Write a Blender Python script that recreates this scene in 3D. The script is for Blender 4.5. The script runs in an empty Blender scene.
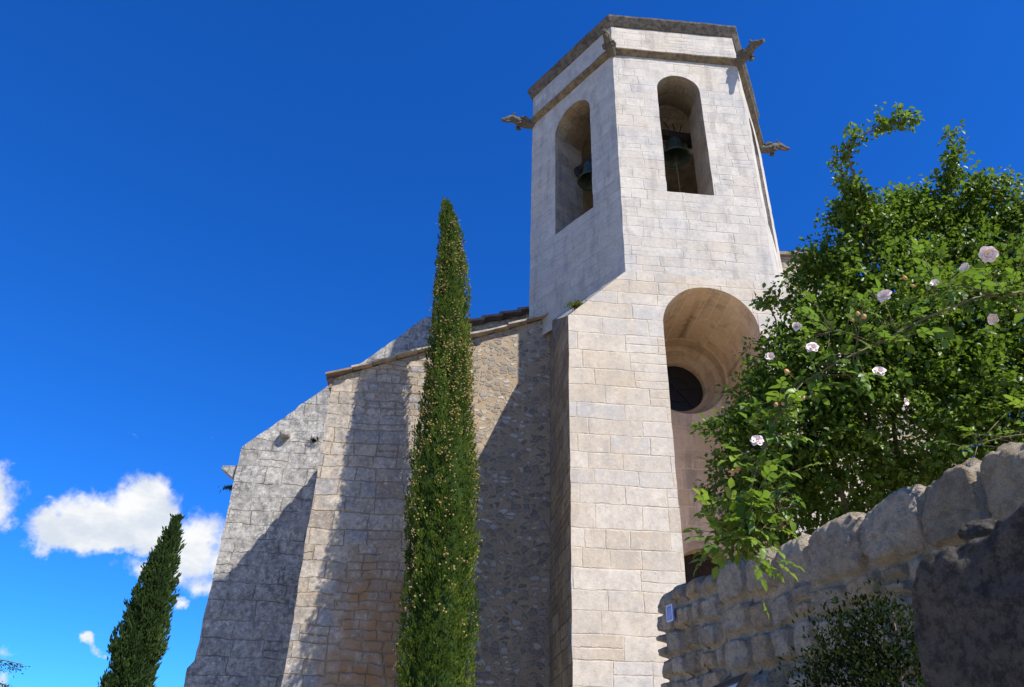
import bpy, bmesh, math, random
import numpy as np
from mathutils import Vector, Matrix, noise as mn

random.seed(11)
rng = np.random.default_rng(11)
S = bpy.context.scene
COL = S.collection
R = math.radians

# ------------------------------------------------------------------ camera
EYE = 1.6
F_PX, PITCH, ROLL = 781.0, 0.542316, 0.0313203
cam_d = bpy.data.cameras.new('camera')
cam_d.sensor_fit = 'HORIZONTAL'
cam_d.sensor_width = 36.0
cam_d.lens = F_PX / 1024.0 * 36.0
cam_d.clip_start = 0.05
cam_d.clip_end = 5000
cam = bpy.data.objects.new('camera', cam_d)
COL.objects.link(cam)
_F = Vector((0, math.cos(PITCH), math.sin(PITCH)))
_U0 = Vector((0, -math.sin(PITCH), math.cos(PITCH)))
_R0 = Vector((1, 0, 0))
_Rt = math.cos(ROLL) * _R0 + math.sin(ROLL) * _U0
_Up = -math.sin(ROLL) * _R0 + math.cos(ROLL) * _U0
M = Matrix((_Rt, _Up, -_F)).transposed().to_4x4()
M.translation = Vector((0, 0, EYE))
cam.matrix_world = M
S.camera = cam


def ray(x, y):
    return (_F + (x - 512) / F_PX * _Rt - (y - 343.5) / F_PX * _Up)


def at(x, y, zc):
    """world point seen at a picture position, zc metres deep"""
    return Vector((0, 0, EYE)) + ray(x, y) * zc


# ------------------------------------------------------------------ light
SUN_AZ, SUN_EL = R(133.0), R(48.0)      # azimuth clockwise from +Y
sun_dir = Vector((math.sin(SUN_AZ) * math.cos(SUN_EL), math.cos(SUN_AZ) * math.cos(SUN_EL), math.sin(SUN_EL)))
sun_d = bpy.data.lights.new('sun', 'SUN')
sun_d.energy = 5.0
sun_d.angle = R(0.55)
sun_d.color = (1.0, 0.945, 0.85)
sun = bpy.data.objects.new('sun', sun_d)
sun.rotation_euler = sun_dir.to_track_quat('Z', 'Y').to_euler()
sun.location = (0, 0, 60)
COL.objects.link(sun)
S.view_settings.view_transform = 'Standard'
S.view_settings.look = 'None'
S.view_settings.exposure = 0.70
S.view_settings.gamma = 1.0
S.cycles.max_bounces = 8
S.cycles.diffuse_bounces = 5
S.cycles.transparent_max_bounces = 8
S.cycles.sample_clamp_indirect = 6.0

W = bpy.data.worlds.new('World')
S.world = W
W.use_nodes = True


class NT:
    """small helper to write node graphs"""
    def __init__(self, tree):
        self.t = tree
        self.n = tree.nodes
        self.l = tree.links

    def node(self, typ, **kw):
        n = self.n.new(typ)
        for k, v in kw.items():
            setattr(n, k, v)
        return n

    def set(self, sock, v):
        if v is None:
            return
        if isinstance(v, bpy.types.NodeSocket):
            self.l.new(v, sock)
        else:
            if isinstance(v, (tuple, list)) and len(v) == 3 and sock.type == 'RGBA':
                v = (*v, 1)
            sock.default_value = v

    def math(self, op, a, b=None, c=None, clamp=False):
        n = self.node('ShaderNodeMath', operation=op, use_clamp=clamp)
        for i, v in enumerate((a, b, c)):
            if v is not None:
                self.set(n.inputs[i], v)
        return n.outputs[0]

    def vmath(self, op, a, b=None, c=None, out=0):
        n = self.node('ShaderNodeVectorMath', operation=op)
        self.set(n.inputs[0], a)
        if b is not None:
            if op == 'SCALE':
                self.set(n.inputs[3], b)
            else:
                self.set(n.inputs[1], b)
        if c is not None:
            self.set(n.inputs[2], c)
        return n.outputs[out]

    def noise(self, vec, scale=1., detail=4., rough=.55, dist=0., out=0, dim='3D', w=None):
        n = self.node('ShaderNodeTexNoise', noise_dimensions=dim)
        if vec is not None and dim != '1D':
            self.set(n.inputs['Vector'], vec)
        if w is not None:
            self.set(n.inputs['W'], w)
        n.inputs['Scale'].default_value = scale
        n.inputs['Detail'].default_value = detail
        n.inputs['Roughness'].default_value = rough
        n.inputs['Distortion'].default_value = dist
        return n.outputs[out]

    def voro(self, vec, scale=1., feature='F1', dim='3D', w=None, rnd=1., out='Distance'):
        n = self.node('ShaderNodeTexVoronoi', voronoi_dimensions=dim, feature=feature)
        if dim != '1D':
            self.set(n.inputs['Vector'], vec)
        if w is not None:
            self.set(n.inputs['W'], w)
        n.inputs['Scale'].default_value = scale
        n.inputs['Randomness'].default_value = rnd
        return n.outputs[out]

    def ramp(self, fac, pts, interp='LINEAR'):
        n = self.node('ShaderNodeValToRGB')
        e = n.color_ramp.elements
        n.color_ramp.interpolation = interp
        while len(e) < len(pts):
            e.new(0.5)
        for i, (p, c) in enumerate(pts):
            e[i].position = p
            e[i].color = (c, c, c, 1) if not isinstance(c, (tuple, list)) else (*c, 1)
        self.set(n.inputs[0], fac)
        return n.outputs[0]

    def mapr(self, v, a, b, c=0., d=1., smooth=False):
        n = self.node('ShaderNodeMapRange')
        if smooth:
            n.interpolation_type = 'SMOOTHSTEP'
        self.set(n.inputs[0], v)
        for i, x in enumerate((a, b, c, d)):
            self.set(n.inputs[1 + i], x)
        return n.outputs[0]

    def mix(self, f, a, b, mode='MIX'):
        n = self.node('ShaderNodeMix', data_type='RGBA', blend_type=mode)
        self.set(n.inputs[0], f)
        self.set(n.inputs[6], a)
        self.set(n.inputs[7], b)
        return n.outputs[2]

    def sep(self, v):
        n = self.node('ShaderNodeSeparateXYZ')
        self.set(n.inputs[0], v)
        return n.outputs

    def comb(self, x, y, z=0.):
        n = self.node('ShaderNodeCombineXYZ')
        for i, v in enumerate((x, y, z)):
            self.set(n.inputs[i], v)
        return n.outputs[0]


def build_world():
    g = NT(W.node_tree)
    g.n.clear()
    sky = g.node('ShaderNodeTexSky', sky_type='NISHITA')
    sky.sun_disc = False
    sky.sun_elevation = SUN_EL
    sky.sun_rotation = SUN_AZ
    sky.altitude = 300
    sky.air_density = 1.0
    sky.dust_density = 0.15
    sky.ozone_density = 3.0
    d = g.node('ShaderNodeTexCoord').outputs['Generated']
    hs = g.node('ShaderNodeHueSaturation')
    hs.inputs['Saturation'].default_value = 1.25
    hs.inputs['Value'].default_value = 1.0
    g.l.new(sky.outputs[0], hs.inputs['Color'])
    skyc = g.mix(1.0, hs.outputs[0], (0.29, 0.98, 1.84), 'MULTIPLY')
    # clouds: cumulus banks low on the left, spread over directions of the sky
    wv = g.vmath('SUBTRACT', g.noise(d, 9., 5., .6, out=1), (0.5, 0.5, 0.5))
    dw = g.vmath('ADD', d, g.vmath('SCALE', wv, 0.075))
    wv2 = g.vmath('SUBTRACT', g.noise(d, 34., 5., .62, out=1), (0.5, 0.5, 0.5))
    dw = g.vmath('ADD', dw, g.vmath('SCALE', wv2, 0.03))
    dw = g.vmath('NORMALIZE', dw)
    blobs = [(-6, 500, 30, 24, 1), (-14, 478, 24, 22, 1), (4, 518, 18, 14, .8),
             (62, 532, 30, 17, 1), (95, 522, 40, 28, 1), (138, 506, 36, 34, 1), (128, 536, 48, 18, 1), (160, 520, 18, 24, .8),
             (196, 552, 34, 36, .8), (205, 585, 28, 16, .62), (150, 572, 34, 13, .6), (222, 560, 24, 22, .7), (180, 603, 13, 9, .6),
             (92, 641, 13, 8, .7), (104, 646, 12, 6, .5), (12, 655, 26, 10, .42), (2, 680, 12, 9, .5),
             (130, 430, 22, 8, .32), (54, 500, 10, 7, .4), (216, 438, 10, 10, .32)]
    tot = None
    for (px, py, rx, ry, amp) in blobs:
        c = ray(px, py).normalized()
        right = c.cross(Vector((0, 0, 1))).normalized()
        up = right.cross(c).normalized()
        k = .97 / (F_PX * 1.12)
        a = g.vmath('DOT_PRODUCT', dw, tuple(right / (rx * k)), out=1)
        b = g.vmath('DOT_PRODUCT', g.vmath('SUBTRACT', dw, tuple(c)), tuple(up / (ry * k)), out=1)
        q = g.math('ADD', g.math('MULTIPLY', a, a), g.math('MULTIPLY', b, b))
        v = g.math('MULTIPLY', g.math('MULTIPLY_ADD', g.math('SQRT', q), -0.62, 1.0, clamp=True), amp)
        v = g.math('MULTIPLY', v, g.math('GREATER_THAN', g.vmath('DOT_PRODUCT', dw, tuple(c), out=1), 0.5))
        tot = v if tot is None else g.math('SMOOTH_MAX', tot, v, 0.12)
    nd = g.noise(d, 30., 7., .68)
    dens = g.math('ADD', tot, g.math('MULTIPLY', g.math('SUBTRACT', nd, 0.5), 0.60))
    mask = g.mapr(dens, 0.26, 0.62, 0, 1, True)
    # a little grey in the thick lower parts of each bank
    shade = g.mapr(g.noise(g.vmath('MULTIPLY', d, (1, 1, 2.0)), 16., 5., .6), 0.35, 0.68, 0., 1., True)
    cc = g.mix(shade, (6.1, 6.7, 7.6), (8.6, 8.7, 8.8))
    # thin cloud higher up is bluish and faint
    fin = g.mix(mask, skyc, cc)
    bg = g.node('ShaderNodeBackground')
    g.l.new(fin, bg.inputs[0])
    bg.inputs[1].default_value = 0.070
    out = g.node('ShaderNodeOutputWorld')
    g.l.new(bg.outputs[0], out.inputs[0])


build_world()

# ------------------------------------------------------------------ object helpers


class MB:
    """collects faces with metre UVs and links them as one mesh"""
    def __init__(self):
        self.v, self.f, self.uv, self.sm = [], [], [], []

    def face(self, pts, uv=None, smooth=False):
        pts = [Vector(p) for p in pts]
        if uv is None:
            n = Vector((0, 0, 0))
            for i in range(len(pts)):
                a, b = pts[i], pts[(i + 1) % len(pts)]
                n += Vector(((a.y - b.y) * (a.z + b.z), (a.z - b.z) * (a.x + b.x), (a.x - b.x) * (a.y + b.y)))
            if n.length < 1e-12:
                n = Vector((0, 0, 1))
            n.normalize()
            if abs(n.z) > .85:
                uv = [(p.x, p.y) for p in pts]
            else:
                t = Vector((0, 0, 1)).cross(n).normalized()
                s = n.cross(t)
                uv = [(p.dot(t), p.dot(s)) for p in pts]
        i0 = len(self.v)
        self.v += [tuple(p) for p in pts]
        self.f.append(list(range(i0, i0 + len(pts))))
        self.uv.append(uv)
        self.sm.append(smooth)

    def prism(self, poly, depth, dvec):
        """poly: list of points; extrude along dvec*depth"""
        a = [Vector(p) for p in poly]
        b = [p + Vector(dvec) * depth for p in a]
        self.face(a)
        self.face(b[::-1])
        for i in range(len(a)):
            j = (i + 1) % len(a)
            self.face([a[j], a[i], b[i], b[j]])

    def box(self, x0, x1, y0, y1, z0, z1):
        self.prism([(x0, y0, z0), (x1, y0, z0), (x1, y0, z1), (x0, y0, z1)], y1 - y0, (0, 1, 0))

    def obox(self, c, ax, ay, az):
        """box with centre c and three half-axis vectors"""
        c, ax, ay, az = map(Vector, (c, ax, ay, az))
        p = [c - ax - ay - az, c + ax - ay - az, c + ax - ay + az, c - ax - ay + az]
        self.prism(p, 1.0, ay * 2)

    def tube(self, path, radii, seg=8, cap=True):
        path = [Vector(p) for p in path]
        rings = []
        L = 0
        ref = Vector((0.31, 0.17, 0.93))
        for i, p in enumerate(path):
            d = (path[min(i + 1, len(path) - 1)] - path[max(i - 1, 0)]).normalized()
            x = d.cross(ref)
            if x.length < .1:
                x = d.cross(Vector((1, 0, 0)))
            x.normalize()
            y = d.cross(x)
            r = radii[i] if isinstance(radii, (list, tuple)) else radii
            rings.append([p + (x * math.cos(2 * math.pi * k / seg) + y * math.sin(2 * math.pi * k / seg)) * r for k in range(seg)])
        for i in range(len(rings) - 1):
            l = (path[i + 1] - path[i]).length
            for k in range(seg):
                m = (k + 1) % seg
                self.face([rings[i][k], rings[i][m], rings[i + 1][m], rings[i + 1][k]], [(k * .05, L), (k * .05 + .05, L), (k * .05 + .05, L + l), (k * .05, L + l)], True)
            L += l
        if cap:
            self.face(rings[0][::-1])
            self.face(rings[-1])

    def lathe(self, prof, c, axis=(0, 0, 1), seg=32):
        """prof: (radius, height along axis) pairs"""
        c, a = Vector(c), Vector(axis).normalized()
        x = a.cross(Vector((0.0, 0.0, 1.0)))
        if x.length < .1:
            x = Vector((1, 0, 0))
        x.normalize()
        y = a.cross(x)
        acc = 0
        for (r0, h0), (r1, h1) in zip(prof[:-1], prof[1:]):
            l = math.hypot(r1 - r0, h1 - h0)
            rm = max(r0, r1)
            for k in range(seg):
                t0, t1 = 2 * math.pi * k / seg, 2 * math.pi * (k + 1) / seg
                e0 = x * math.cos(t0) + y * math.sin(t0)
                e1 = x * math.cos(t1) + y * math.sin(t1)
                q = [c + e0 * r0 + a * h0, c + e1 * r0 + a * h0, c + e1 * r1 + a * h1, c + e0 * r1 + a * h1]
                self.face(q, [(t0 * rm, acc), (t1 * rm, acc), (t1 * rm, acc + l), (t0 * rm, acc + l)], True)
            acc += l

    def build(self, name, mat, parent=None, loc=None, weld=True):
        me = bpy.data.meshes.new(name)
        me.from_pydata(self.v, [], self.f)
        ul = me.uv_layers.new(name='UVMap')
        flat = [c for fu in self.uv for p in fu for c in p]
        ul.data.foreach_set('uv', flat)
        me.polygons.foreach_set('use_smooth', self.sm)
        if weld:
            bm = bmesh.new()
            bm.from_mesh(me)
            bmesh.ops.remove_doubles(bm, verts=bm.verts, dist=1e-4)
            bm.to_mesh(me)
            bm.free()
        me.materials.append(mat)
        o = bpy.data.objects.new(name, me)
        COL.objects.link(o)
        if parent:
            o.parent = parent
        if loc is not None:
            o.location = loc
        return o


def tag(o, label=None, cat=None, group=None, kind=None):
    if label:
        o['label'] = label
    if cat:
        o['category'] = cat
    if group:
        o['group'] = group
    if kind:
        o['kind'] = kind
    return o


def roughen(o, maxlen=.22, amp=.014):
    """nicked, slightly wavy faces and corners: cut the mesh fine and push it about"""
    bm = bmesh.new()
    bm.from_mesh(o.data)
    bmesh.ops.triangulate(bm, faces=bm.faces[:])
    for _ in range(7):
        es = [e for e in bm.edges if e.calc_length() > maxlen]
        if not es:
            break
        bmesh.ops.subdivide_edges(bm, edges=es, cuts=1)
        bmesh.ops.triangulate(bm, faces=[f for f in bm.faces if len(f.verts) > 3])
    for v in bm.verts:
        p = v.co
        a = mn.noise_vector(p * 1.6) * amp + mn.noise_vector(p * 5.3 + Vector((3, 1, 7))) * amp * .75
        v.co = p + a
    bm.to_mesh(o.data)
    bm.free()
    o.data.polygons.foreach_set('use_smooth', [True] * len(o.data.polygons))
    o.data.set_sharp_from_angle(angle=R(32))
    return o


def empty(name, loc, rz=0, label=None, cat=None, group=None):
    o = bpy.data.objects.new(name, None)
    o.empty_display_size = .3
    o.location = loc
    o.rotation_euler = (0, 0, rz)
    COL.objects.link(o)
    return tag(o, label, cat, group)


# ------------------------------------------------------------------ materials
def new_mat(name):
    m = bpy.data.materials.new(name)
    m.use_nodes = True
    g = NT(m.node_tree)
    g.n.clear()
    out = g.node('ShaderNodeOutputMaterial')
    p = g.node('ShaderNodeBsdfPrincipled')
    g.l.new(p.outputs[0], out.inputs[0])
    return m, g, p, out


def finish(g, p, color, rough, height=None, bump=.5, dist=.02, spec=.25):
    g.set(p.inputs['Base Color'], color)
    g.set(p.inputs['Roughness'], rough)
    p.inputs['Specular IOR Level'].default_value = spec
    if height is not None:
        b = g.node('ShaderNodeBump')
        b.inputs['Strength'].default_value = bump
        b.inputs['Distance'].default_value = dist
        g.set(b.inputs['Height'], height)
        g.l.new(b.outputs[0], p.inputs['Normal'])


def ashlar(name, h=.31, L=.52, m=.009, tones=((.44, .40, .34), (.52, .48, .42), (.57, .54, .49)), grey=(.33, .33, .33), grey_amt=.5,
           mortar=(.46, .42, .35), warp=.02, pits=.5, bump=.6, soot=0.0, seed=0., warm=0.0, extra=None, joint_dark=.75, black=0.0, fade=.6, grey_block=.4, zone=None, split=.90, grain=.35, lich_sc=13.):
    mat, g, p, out = new_mat(name)
    uv = g.node('ShaderNodeTexCoord').outputs['UV']
    oc = g.node('ShaderNodeTexCoord').outputs['Object']
    oc = g.vmath('ADD', oc, (seed, seed * 1.7, seed * .3))
    w1 = g.vmath('SUBTRACT', g.noise(oc, 1.3, 3., .5, out=1), (.5, .5, .5))
    w2 = g.vmath('SUBTRACT', g.noise(oc, 11., 3., .6, out=1), (.5, .5, .5))
    c = g.vmath('ADD', g.vmath('ADD', uv, g.vmath('SCALE', w1, warp * 3.0)), g.vmath('SCALE', w2, warp * .9))
    x, y, _ = g.sep(c)
    y = g.math('ADD', y, seed * .37)
    yy = g.math('ADD', g.math('DIVIDE', y, h), g.math('MULTIPLY', g.noise(None, .55, 1., .5, dim='1D', w=y), 1.6))
    r = g.math('FLOOR', yy)
    fy = g.math('FRACT', yy)
    wn = g.node('ShaderNodeTexWhiteNoise', noise_dimensions='1D')
    g.set(wn.inputs['W'], g.math('ADD', r, seed + .5))
    rv = wn.outputs['Value']
    Lr = g.math('MULTIPLY', g.mapr(rv, 0, 1, .75, 1.35), L)
    W_ = g.math('ADD', g.math('DIVIDE', x, Lr), g.math('MULTIPLY', r, 17.31))
    dx = g.voro(None, 1., 'DISTANCE_TO_EDGE', '1D', W_, .85)
    cell = g.voro(None, 1., 'F1', '1D', W_, .85, 'Color')
    cs = g.sep(cell)
    dxm = g.math('MULTIPLY', dx, Lr)
    dym = g.math('MULTIPLY', g.math('MINIMUM', fy, g.math('SUBTRACT', 1., fy)), h)
    dsp = g.math('ADD', g.math('MULTIPLY', g.math('ABSOLUTE', g.math('SUBTRACT', fy, .47)), h), g.math('MULTIPLY', g.math('LESS_THAN', cs[2], split), 9.))
    d = g.math('MINIMUM', g.math('MINIMUM', dxm, dym), dsp)
    if zone is not None:
        # patches laid in smaller, rougher courses
        zm = zone(g, uv, oc)
        h2, L2 = h * .58, L * .62
        c2 = g.vmath('ADD', c, g.vmath('SCALE', w1, .07))
        c2 = g.vmath('ADD', c2, g.vmath('SCALE', w2, .03))
        x2, y2, _ = g.sep(c2)
        yy2 = g.math('ADD', g.math('DIVIDE', y2, h2), g.math('MULTIPLY', g.noise(None, .9, 1., .5, dim='1D', w=y2), 2.2))
        fy2 = g.math('FRACT', yy2)
        W2 = g.math('ADD', g.math('DIVIDE', x2, L2), g.math('MULTIPLY', g.math('FLOOR', yy2), 11.7))
        dz = g.math('MINIMUM', g.math('MULTIPLY', g.voro(None, 1., 'DISTANCE_TO_EDGE', '1D', W2, 1.), L2), g.math('MULTIPLY', g.math('MINIMUM', fy2, g.math('SUBTRACT', 1., fy2)), h2))
        d = g.math('ADD', g.math('MULTIPLY', d, g.math('SUBTRACT', 1., zm)), g.math('MULTIPLY', g.math('MULTIPLY', dz, .62), zm))
        cs = g.sep(g.mix(zm, cell, g.voro(None, 1., 'F1', '1D', W2, 1., 'Color')))
    # joints open and close along their run
    mw = g.math('MULTIPLY', g.mapr(g.noise(oc, 2.2, 3., .6), .35, .7, m * .45, m * 1.9), g.mapr(g.noise(oc, 15., 4., .7), .32, .68, .3, 1.9))
    stone = g.mapr(d, 0., mw, 0., 1., True)
    vis = g.math('MULTIPLY', g.mapr(g.noise(oc, 1.7, 4., .65), .40, .62, 0., 1., True), fade)
    stone = g.math('MAXIMUM', stone, vis)
    base = g.ramp(cs[0], [(0., tones[0]), (.5, tones[1]), (1., tones[2])])
    n_big = g.noise(oc, .55, 5., .62)
    n_mid = g.noise(oc, 3.1, 6., .65)
    n_fine = g.noise(oc, 38., 6., .72)
    n_str = g.noise(g.vmath('MULTIPLY', oc, (3.2, 3.2, .35)), 1.4, 5., .6)
    # each block has its own mottling strength
    base = g.mix(g.mapr(n_mid, .30, .72, 0., .55), base, tuple(t * .78 for t in tones[0]))
    gm = g.math('MULTIPLY', g.mapr(g.math('ADD', g.math('MULTIPLY', n_big, .6), g.math('MULTIPLY', n_mid, .4)), .42, .62, 0., 1., True), grey_amt)
    gm = g.math('MULTIPLY', gm, g.mapr(cs[1], 0., 1., .5, 1.15))
    base = g.mix(gm, base, grey)
    base = g.mix(g.math('MULTIPLY', g.mapr(cs[1], .72, .86, 0., 1., True), g.math('MULTIPLY', g.mapr(n_mid, .35, .6, .3, 1.), grey_block)), base, grey)
    if warm > 0:
        wm = g.math('MULTIPLY', g.mapr(g.noise(oc, .8, 4., .6, dist=.5), .5, .68, 0., 1., True), warm)
        base = g.mix(wm, base, (.50, .36, .20))
    if soot > 0:
        sm = g.math('MULTIPLY', g.mapr(g.math('MULTIPLY', n_str, g.mapr(n_mid, .3, .7, .8, 1.2)), .50, .68, 0., 1., True), soot)
        base = g.mix(sm, base, (.13, .125, .12))
    if black > 0:
        lich = g.mapr(g.noise(oc, lich_sc, 8., .84), .47, .57, 0., 1., True)
        lich = g.math('MULTIPLY', lich, g.mapr(n_big, .35, .65, .35, 1.))
        base = g.mix(g.math('MULTIPLY', lich, black), base, (.085, .085, .085))
    base = g.mix(g.mapr(n_fine, .25, .75, .0, .22), base, (.22, .20, .17))
    n_gr = g.noise(oc, 13., 6., .78)
    base = g.mix(g.mapr(n_gr, .50, .66, 0., grain, True), base, tuple(t * .55 for t in tones[0]))
    base = g.mix(g.mapr(n_gr, .46, .34, 0., grain * .6, True), base, (.76, .73, .67))
    if extra:
        base = extra(g, base, uv, oc, n_mid)
    mort = g.mix(g.mapr(n_mid, .3, .7, 0., joint_dark), mortar, tuple(t * .42 for t in mortar))
    col = g.mix(stone, mort, base)
    pit = g.voro(oc, 26., 'F1')
    pitm = g.math('MULTIPLY', g.mapr(pit, .10, .22, 1., 0., True), g.mapr(g.noise(oc, 4.5, 3., .6), .52, .64, 0., pits, True))
    col = g.mix(pitm, col, (.17, .15, .12))
    hgt = g.math('MULTIPLY', stone, g.mapr(cs[2], 0., 1., .75, 1.1))
    hgt = g.math('ADD', hgt, g.math('MULTIPLY', n_fine, .28))
    hgt = g.math('ADD', hgt, g.math('MULTIPLY', n_mid, .9))
    hgt = g.math('SUBTRACT', hgt, g.math('MULTIPLY', pitm, .7))
    finish(g, p, col, .92, hgt, bump, .018, .18)
    return mat


def rubble(name, sc=6.0, squash=1.6, mortar=(.43, .335, .225), stones=((.08, .075, .07), (.22, .19, .155), (.56, .51, .43)), bump=.9, seed=0., warm=.3, light=0.):
    mat, g, p, out = new_mat(name)
    uv = g.node('ShaderNodeTexCoord').outputs['UV']
    oc = g.node('ShaderNodeTexCoord').outputs['Object']
    oc = g.vmath('ADD', oc, (seed, seed, seed))
    w1 = g.vmath('SUBTRACT', g.noise(oc, 2.2, 4., .6, out=1), (.5, .5, .5))
    w2 = g.vmath('SUBTRACT', g.noise(oc, 14., 4., .6, out=1), (.5, .5, .5))
    c = g.vmath('ADD', g.vmath('ADD', uv, g.vmath('SCALE', w1, .22)), g.vmath('SCALE', w2, .11))
    c = g.vmath('MULTIPLY', c, (1., squash, 1.))
    e = g.voro(c, sc, 'DISTANCE_TO_EDGE', '2D', None, .9)
    cell = g.voro(c, sc, 'F1', '2D', None, .9, 'Color')
    cs = g.sep(cell)
    # stones of many sizes, some all but buried in the bedding mortar
    th = g.mapr(cs[1], 0., 1., .03, .26)
    stone = g.mapr(g.math('SUBTRACT', e, th), 0., .11, 0., 1., True)
    stone = g.math('MULTIPLY', stone, g.mapr(cs[2], .10, .30, 0., 1.))
    n_mid = g.noise(oc, 3., 6., .65)
    n_fine = g.noise(oc, 34., 6., .75)
    base = g.ramp(cs[0], [(0., stones[0]), (.5, stones[1]), (1., stones[2])])
    base = g.mix(g.mapr(n_fine, .3, .7, 0., .5), base, (.45, .43, .39))
    mort = g.mix(g.mapr(n_mid, .3, .7, 0., .8), mortar, tuple(t * .62 for t in mortar))
    mort = g.mix(g.mapr(g.noise(oc, 21., 5., .7), .45, .7, 0., .5), mort, (.20, .16, .11))
    if warm > 0:
        wm = g.math('MULTIPLY', g.mapr(g.noise(oc, .7, 4., .6), .45, .66, 0., 1., True), warm)
        mort = g.mix(wm, mort, (.42, .30, .18))
    col = g.mix(stone, mort, base)
    col = g.mix(g.mapr(g.noise(oc, .5, 4., .6), .45, .7, 0., .35), col, (.2, .18, .16))
    hgt = g.math('ADD', stone, g.math('ADD', g.math('MULTIPLY', n_fine, .5), g.math('MULTIPLY', n_mid, .8)))
    finish(g, p, col, .95, hgt, bump, .03, .12)
    return mat


def plain_stone(name, c0, c1, dark, sc=6., bump=.8, lichen=(.5, .42, .2), lich_amt=.3, dark_amt=.6, spots=0., tinted=False):
    mat, g, p, out = new_mat(name)
    oc = g.node('ShaderNodeTexCoord').outputs['Object']
    n1 = g.noise(oc, sc * .3, 6., .65)
    n2 = g.noise(oc, sc * 1.6, 7., .72)
    n3 = g.noise(oc, sc * 9., 6., .75)
    base = g.mix(g.mapr(n1, .3, .7, 0., 1.), c0, c1)
    base = g.mix(g.math('MULTIPLY', g.mapr(n2, .42, .62, 0., 1., True), dark_amt), base, dark)
    base = g.mix(g.math('MULTIPLY', g.mapr(g.noise(oc, sc * .9, 5., .7, dist=.6), .55, .68, 0., 1., True), lich_amt), base, lichen)
    base = g.mix(g.mapr(n3, .35, .7, 0., .45), base, dark)
    if spots:
        v = g.voro(oc, sc * 2.2, 'F1')
        sp = g.math('MULTIPLY', g.mapr(v, .10, .17, 1., 0., True), g.mapr(g.noise(oc, sc * .7, 2., .5), .5, .6, 0., spots, True))
        base = g.mix(sp, base, (.42, .42, .40))
    if tinted:
        tn = g.node('ShaderNodeAttribute', attribute_name='tint').outputs['Fac']
        base = g.mix(1.0, base, g.ramp(tn, [(0., (.55, .50, .43)), (.18, (.95, .86, .72)), (.34, (.76, .76, .76)), (.5, (.92, .90, .86)), (.66, (.98, .80, .58)), (.82, (.80, .78, .74)), (1., (1.12, 1.08, 1.02))]), 'MULTIPLY')
    if tinted:
        mo_ = g.mapr(g.node('ShaderNodeAttribute', attribute_name='mortar').outputs['Fac'], .25, .75, 0., 1.)
        mc = g.mix(g.mapr(n2, .35, .65, 0., 1.), (.60, .50, .36), (.72, .62, .47))
        mc = g.mix(g.mapr(n3, .45, .7, 0., .6), mc, (.24, .18, .12))
        base = g.mix(mo_, base, mc)
    hgt = g.math('ADD', g.math('ADD', n1, g.math('MULTIPLY', n2, .8)), g.math('MULTIPLY', n3, .25))
    finish(g, p, base, .93, hgt, bump, .03, .15)
    return mat


def zone_eroded(g, uv, oc):
    x, y, _ = g.sep(uv)
    n = g.noise(oc, 1.0, 4., .6)
    a = g.mapr(g.math('ADD', x, g.math('MULTIPLY', n, 1.2)), -4.75, -4.55, 0., 1., True)
    low = g.mapr(g.math('ADD', y, n), 4.9, 4.6, 0., 1., True)
    top = g.mapr(g.math('ADD', y, n), 7.4, 7.6, 0., 1., True)
    return g.math('MULTIPLY', a, g.math('MAXIMUM', low, top))


def zone_patchy(g, uv, oc):
    return g.mapr(g.noise(oc, .9, 3., .55), .49, .53, 0., 1., True)


def stain_patch(g, base, uv, oc, n_mid):
    """eroded rust-brown stones low on the corner of the aisle wall"""
    x, y, _ = g.sep(uv)
    n = g.noise(oc, 1.1, 5., .65)
    a = g.mapr(g.math('ADD', x, g.math('MULTIPLY', n, .9)), -4.95, -4.55, 0., 1., True)
    b = g.mapr(g.math('ADD', y, g.math('MULTIPLY', n, 1.6)), 5.2, 4.2, 0., 1., True)
    f = g.math('MULTIPLY', g.math('MULTIPLY', a, b), g.mapr(n_mid, .36, .58, .25, 1.))
    return g.mix(f, base, (.34, .195, .09))


MT = {}
MT['tower'] = ashlar('tower_limestone', h=.28, L=.52, m=.010, grey_amt=.8, seed=1., pits=.6, soot=.26, bump=.8, warp=.022, fade=.9, joint_dark=.35, grey_block=.25,
                     tones=((.51, .46, .39), (.565, .52, .45), (.605, .56, .49)), grey=(.42, .41, .39), mortar=(.50, .45, .37), warm=.15)
MT['body'] = ashlar('body_limestone', h=.35, L=.68, m=.012, grey_amt=.5, seed=4., pits=.45, soot=.12, bump=.8, warp=.018, fade=.62, grey_block=.55, joint_dark=.35,
                    tones=((.49, .40, .29), (.56, .48, .375), (.60, .535, .445)), grey=(.44, .425, .40), mortar=(.56, .47, .35), warm=.28)
MT['side'] = ashlar('shaded_flank_limestone', h=.33, L=.5, m=.014, grey_amt=.7, seed=9., pits=.5, soot=.35, bump=.7,
                    tones=((.22, .155, .085), (.38, .275, .15), (.44, .35, .23)), grey=(.22, .20, .17), mortar=(.16, .115, .065), warm=.7, black=.55, fade=.3)  # darker brown copy of the body stone; the flank's shade is in its tones
MT['niche'] = ashlar('niche_limestone', h=.42, L=.8, m=.010, grey_amt=.12, seed=6., pits=.1, soot=.35, bump=.35,
                     tones=((.62, .45, .29), (.68, .51, .35), (.72, .57, .41)), grey=(.42, .36, .29), mortar=(.74, .60, .44), warm=.55, joint_dark=.2, fade=.25, grain=.3)  # tones raised and warmed to carry light bounced into the niche
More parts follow.
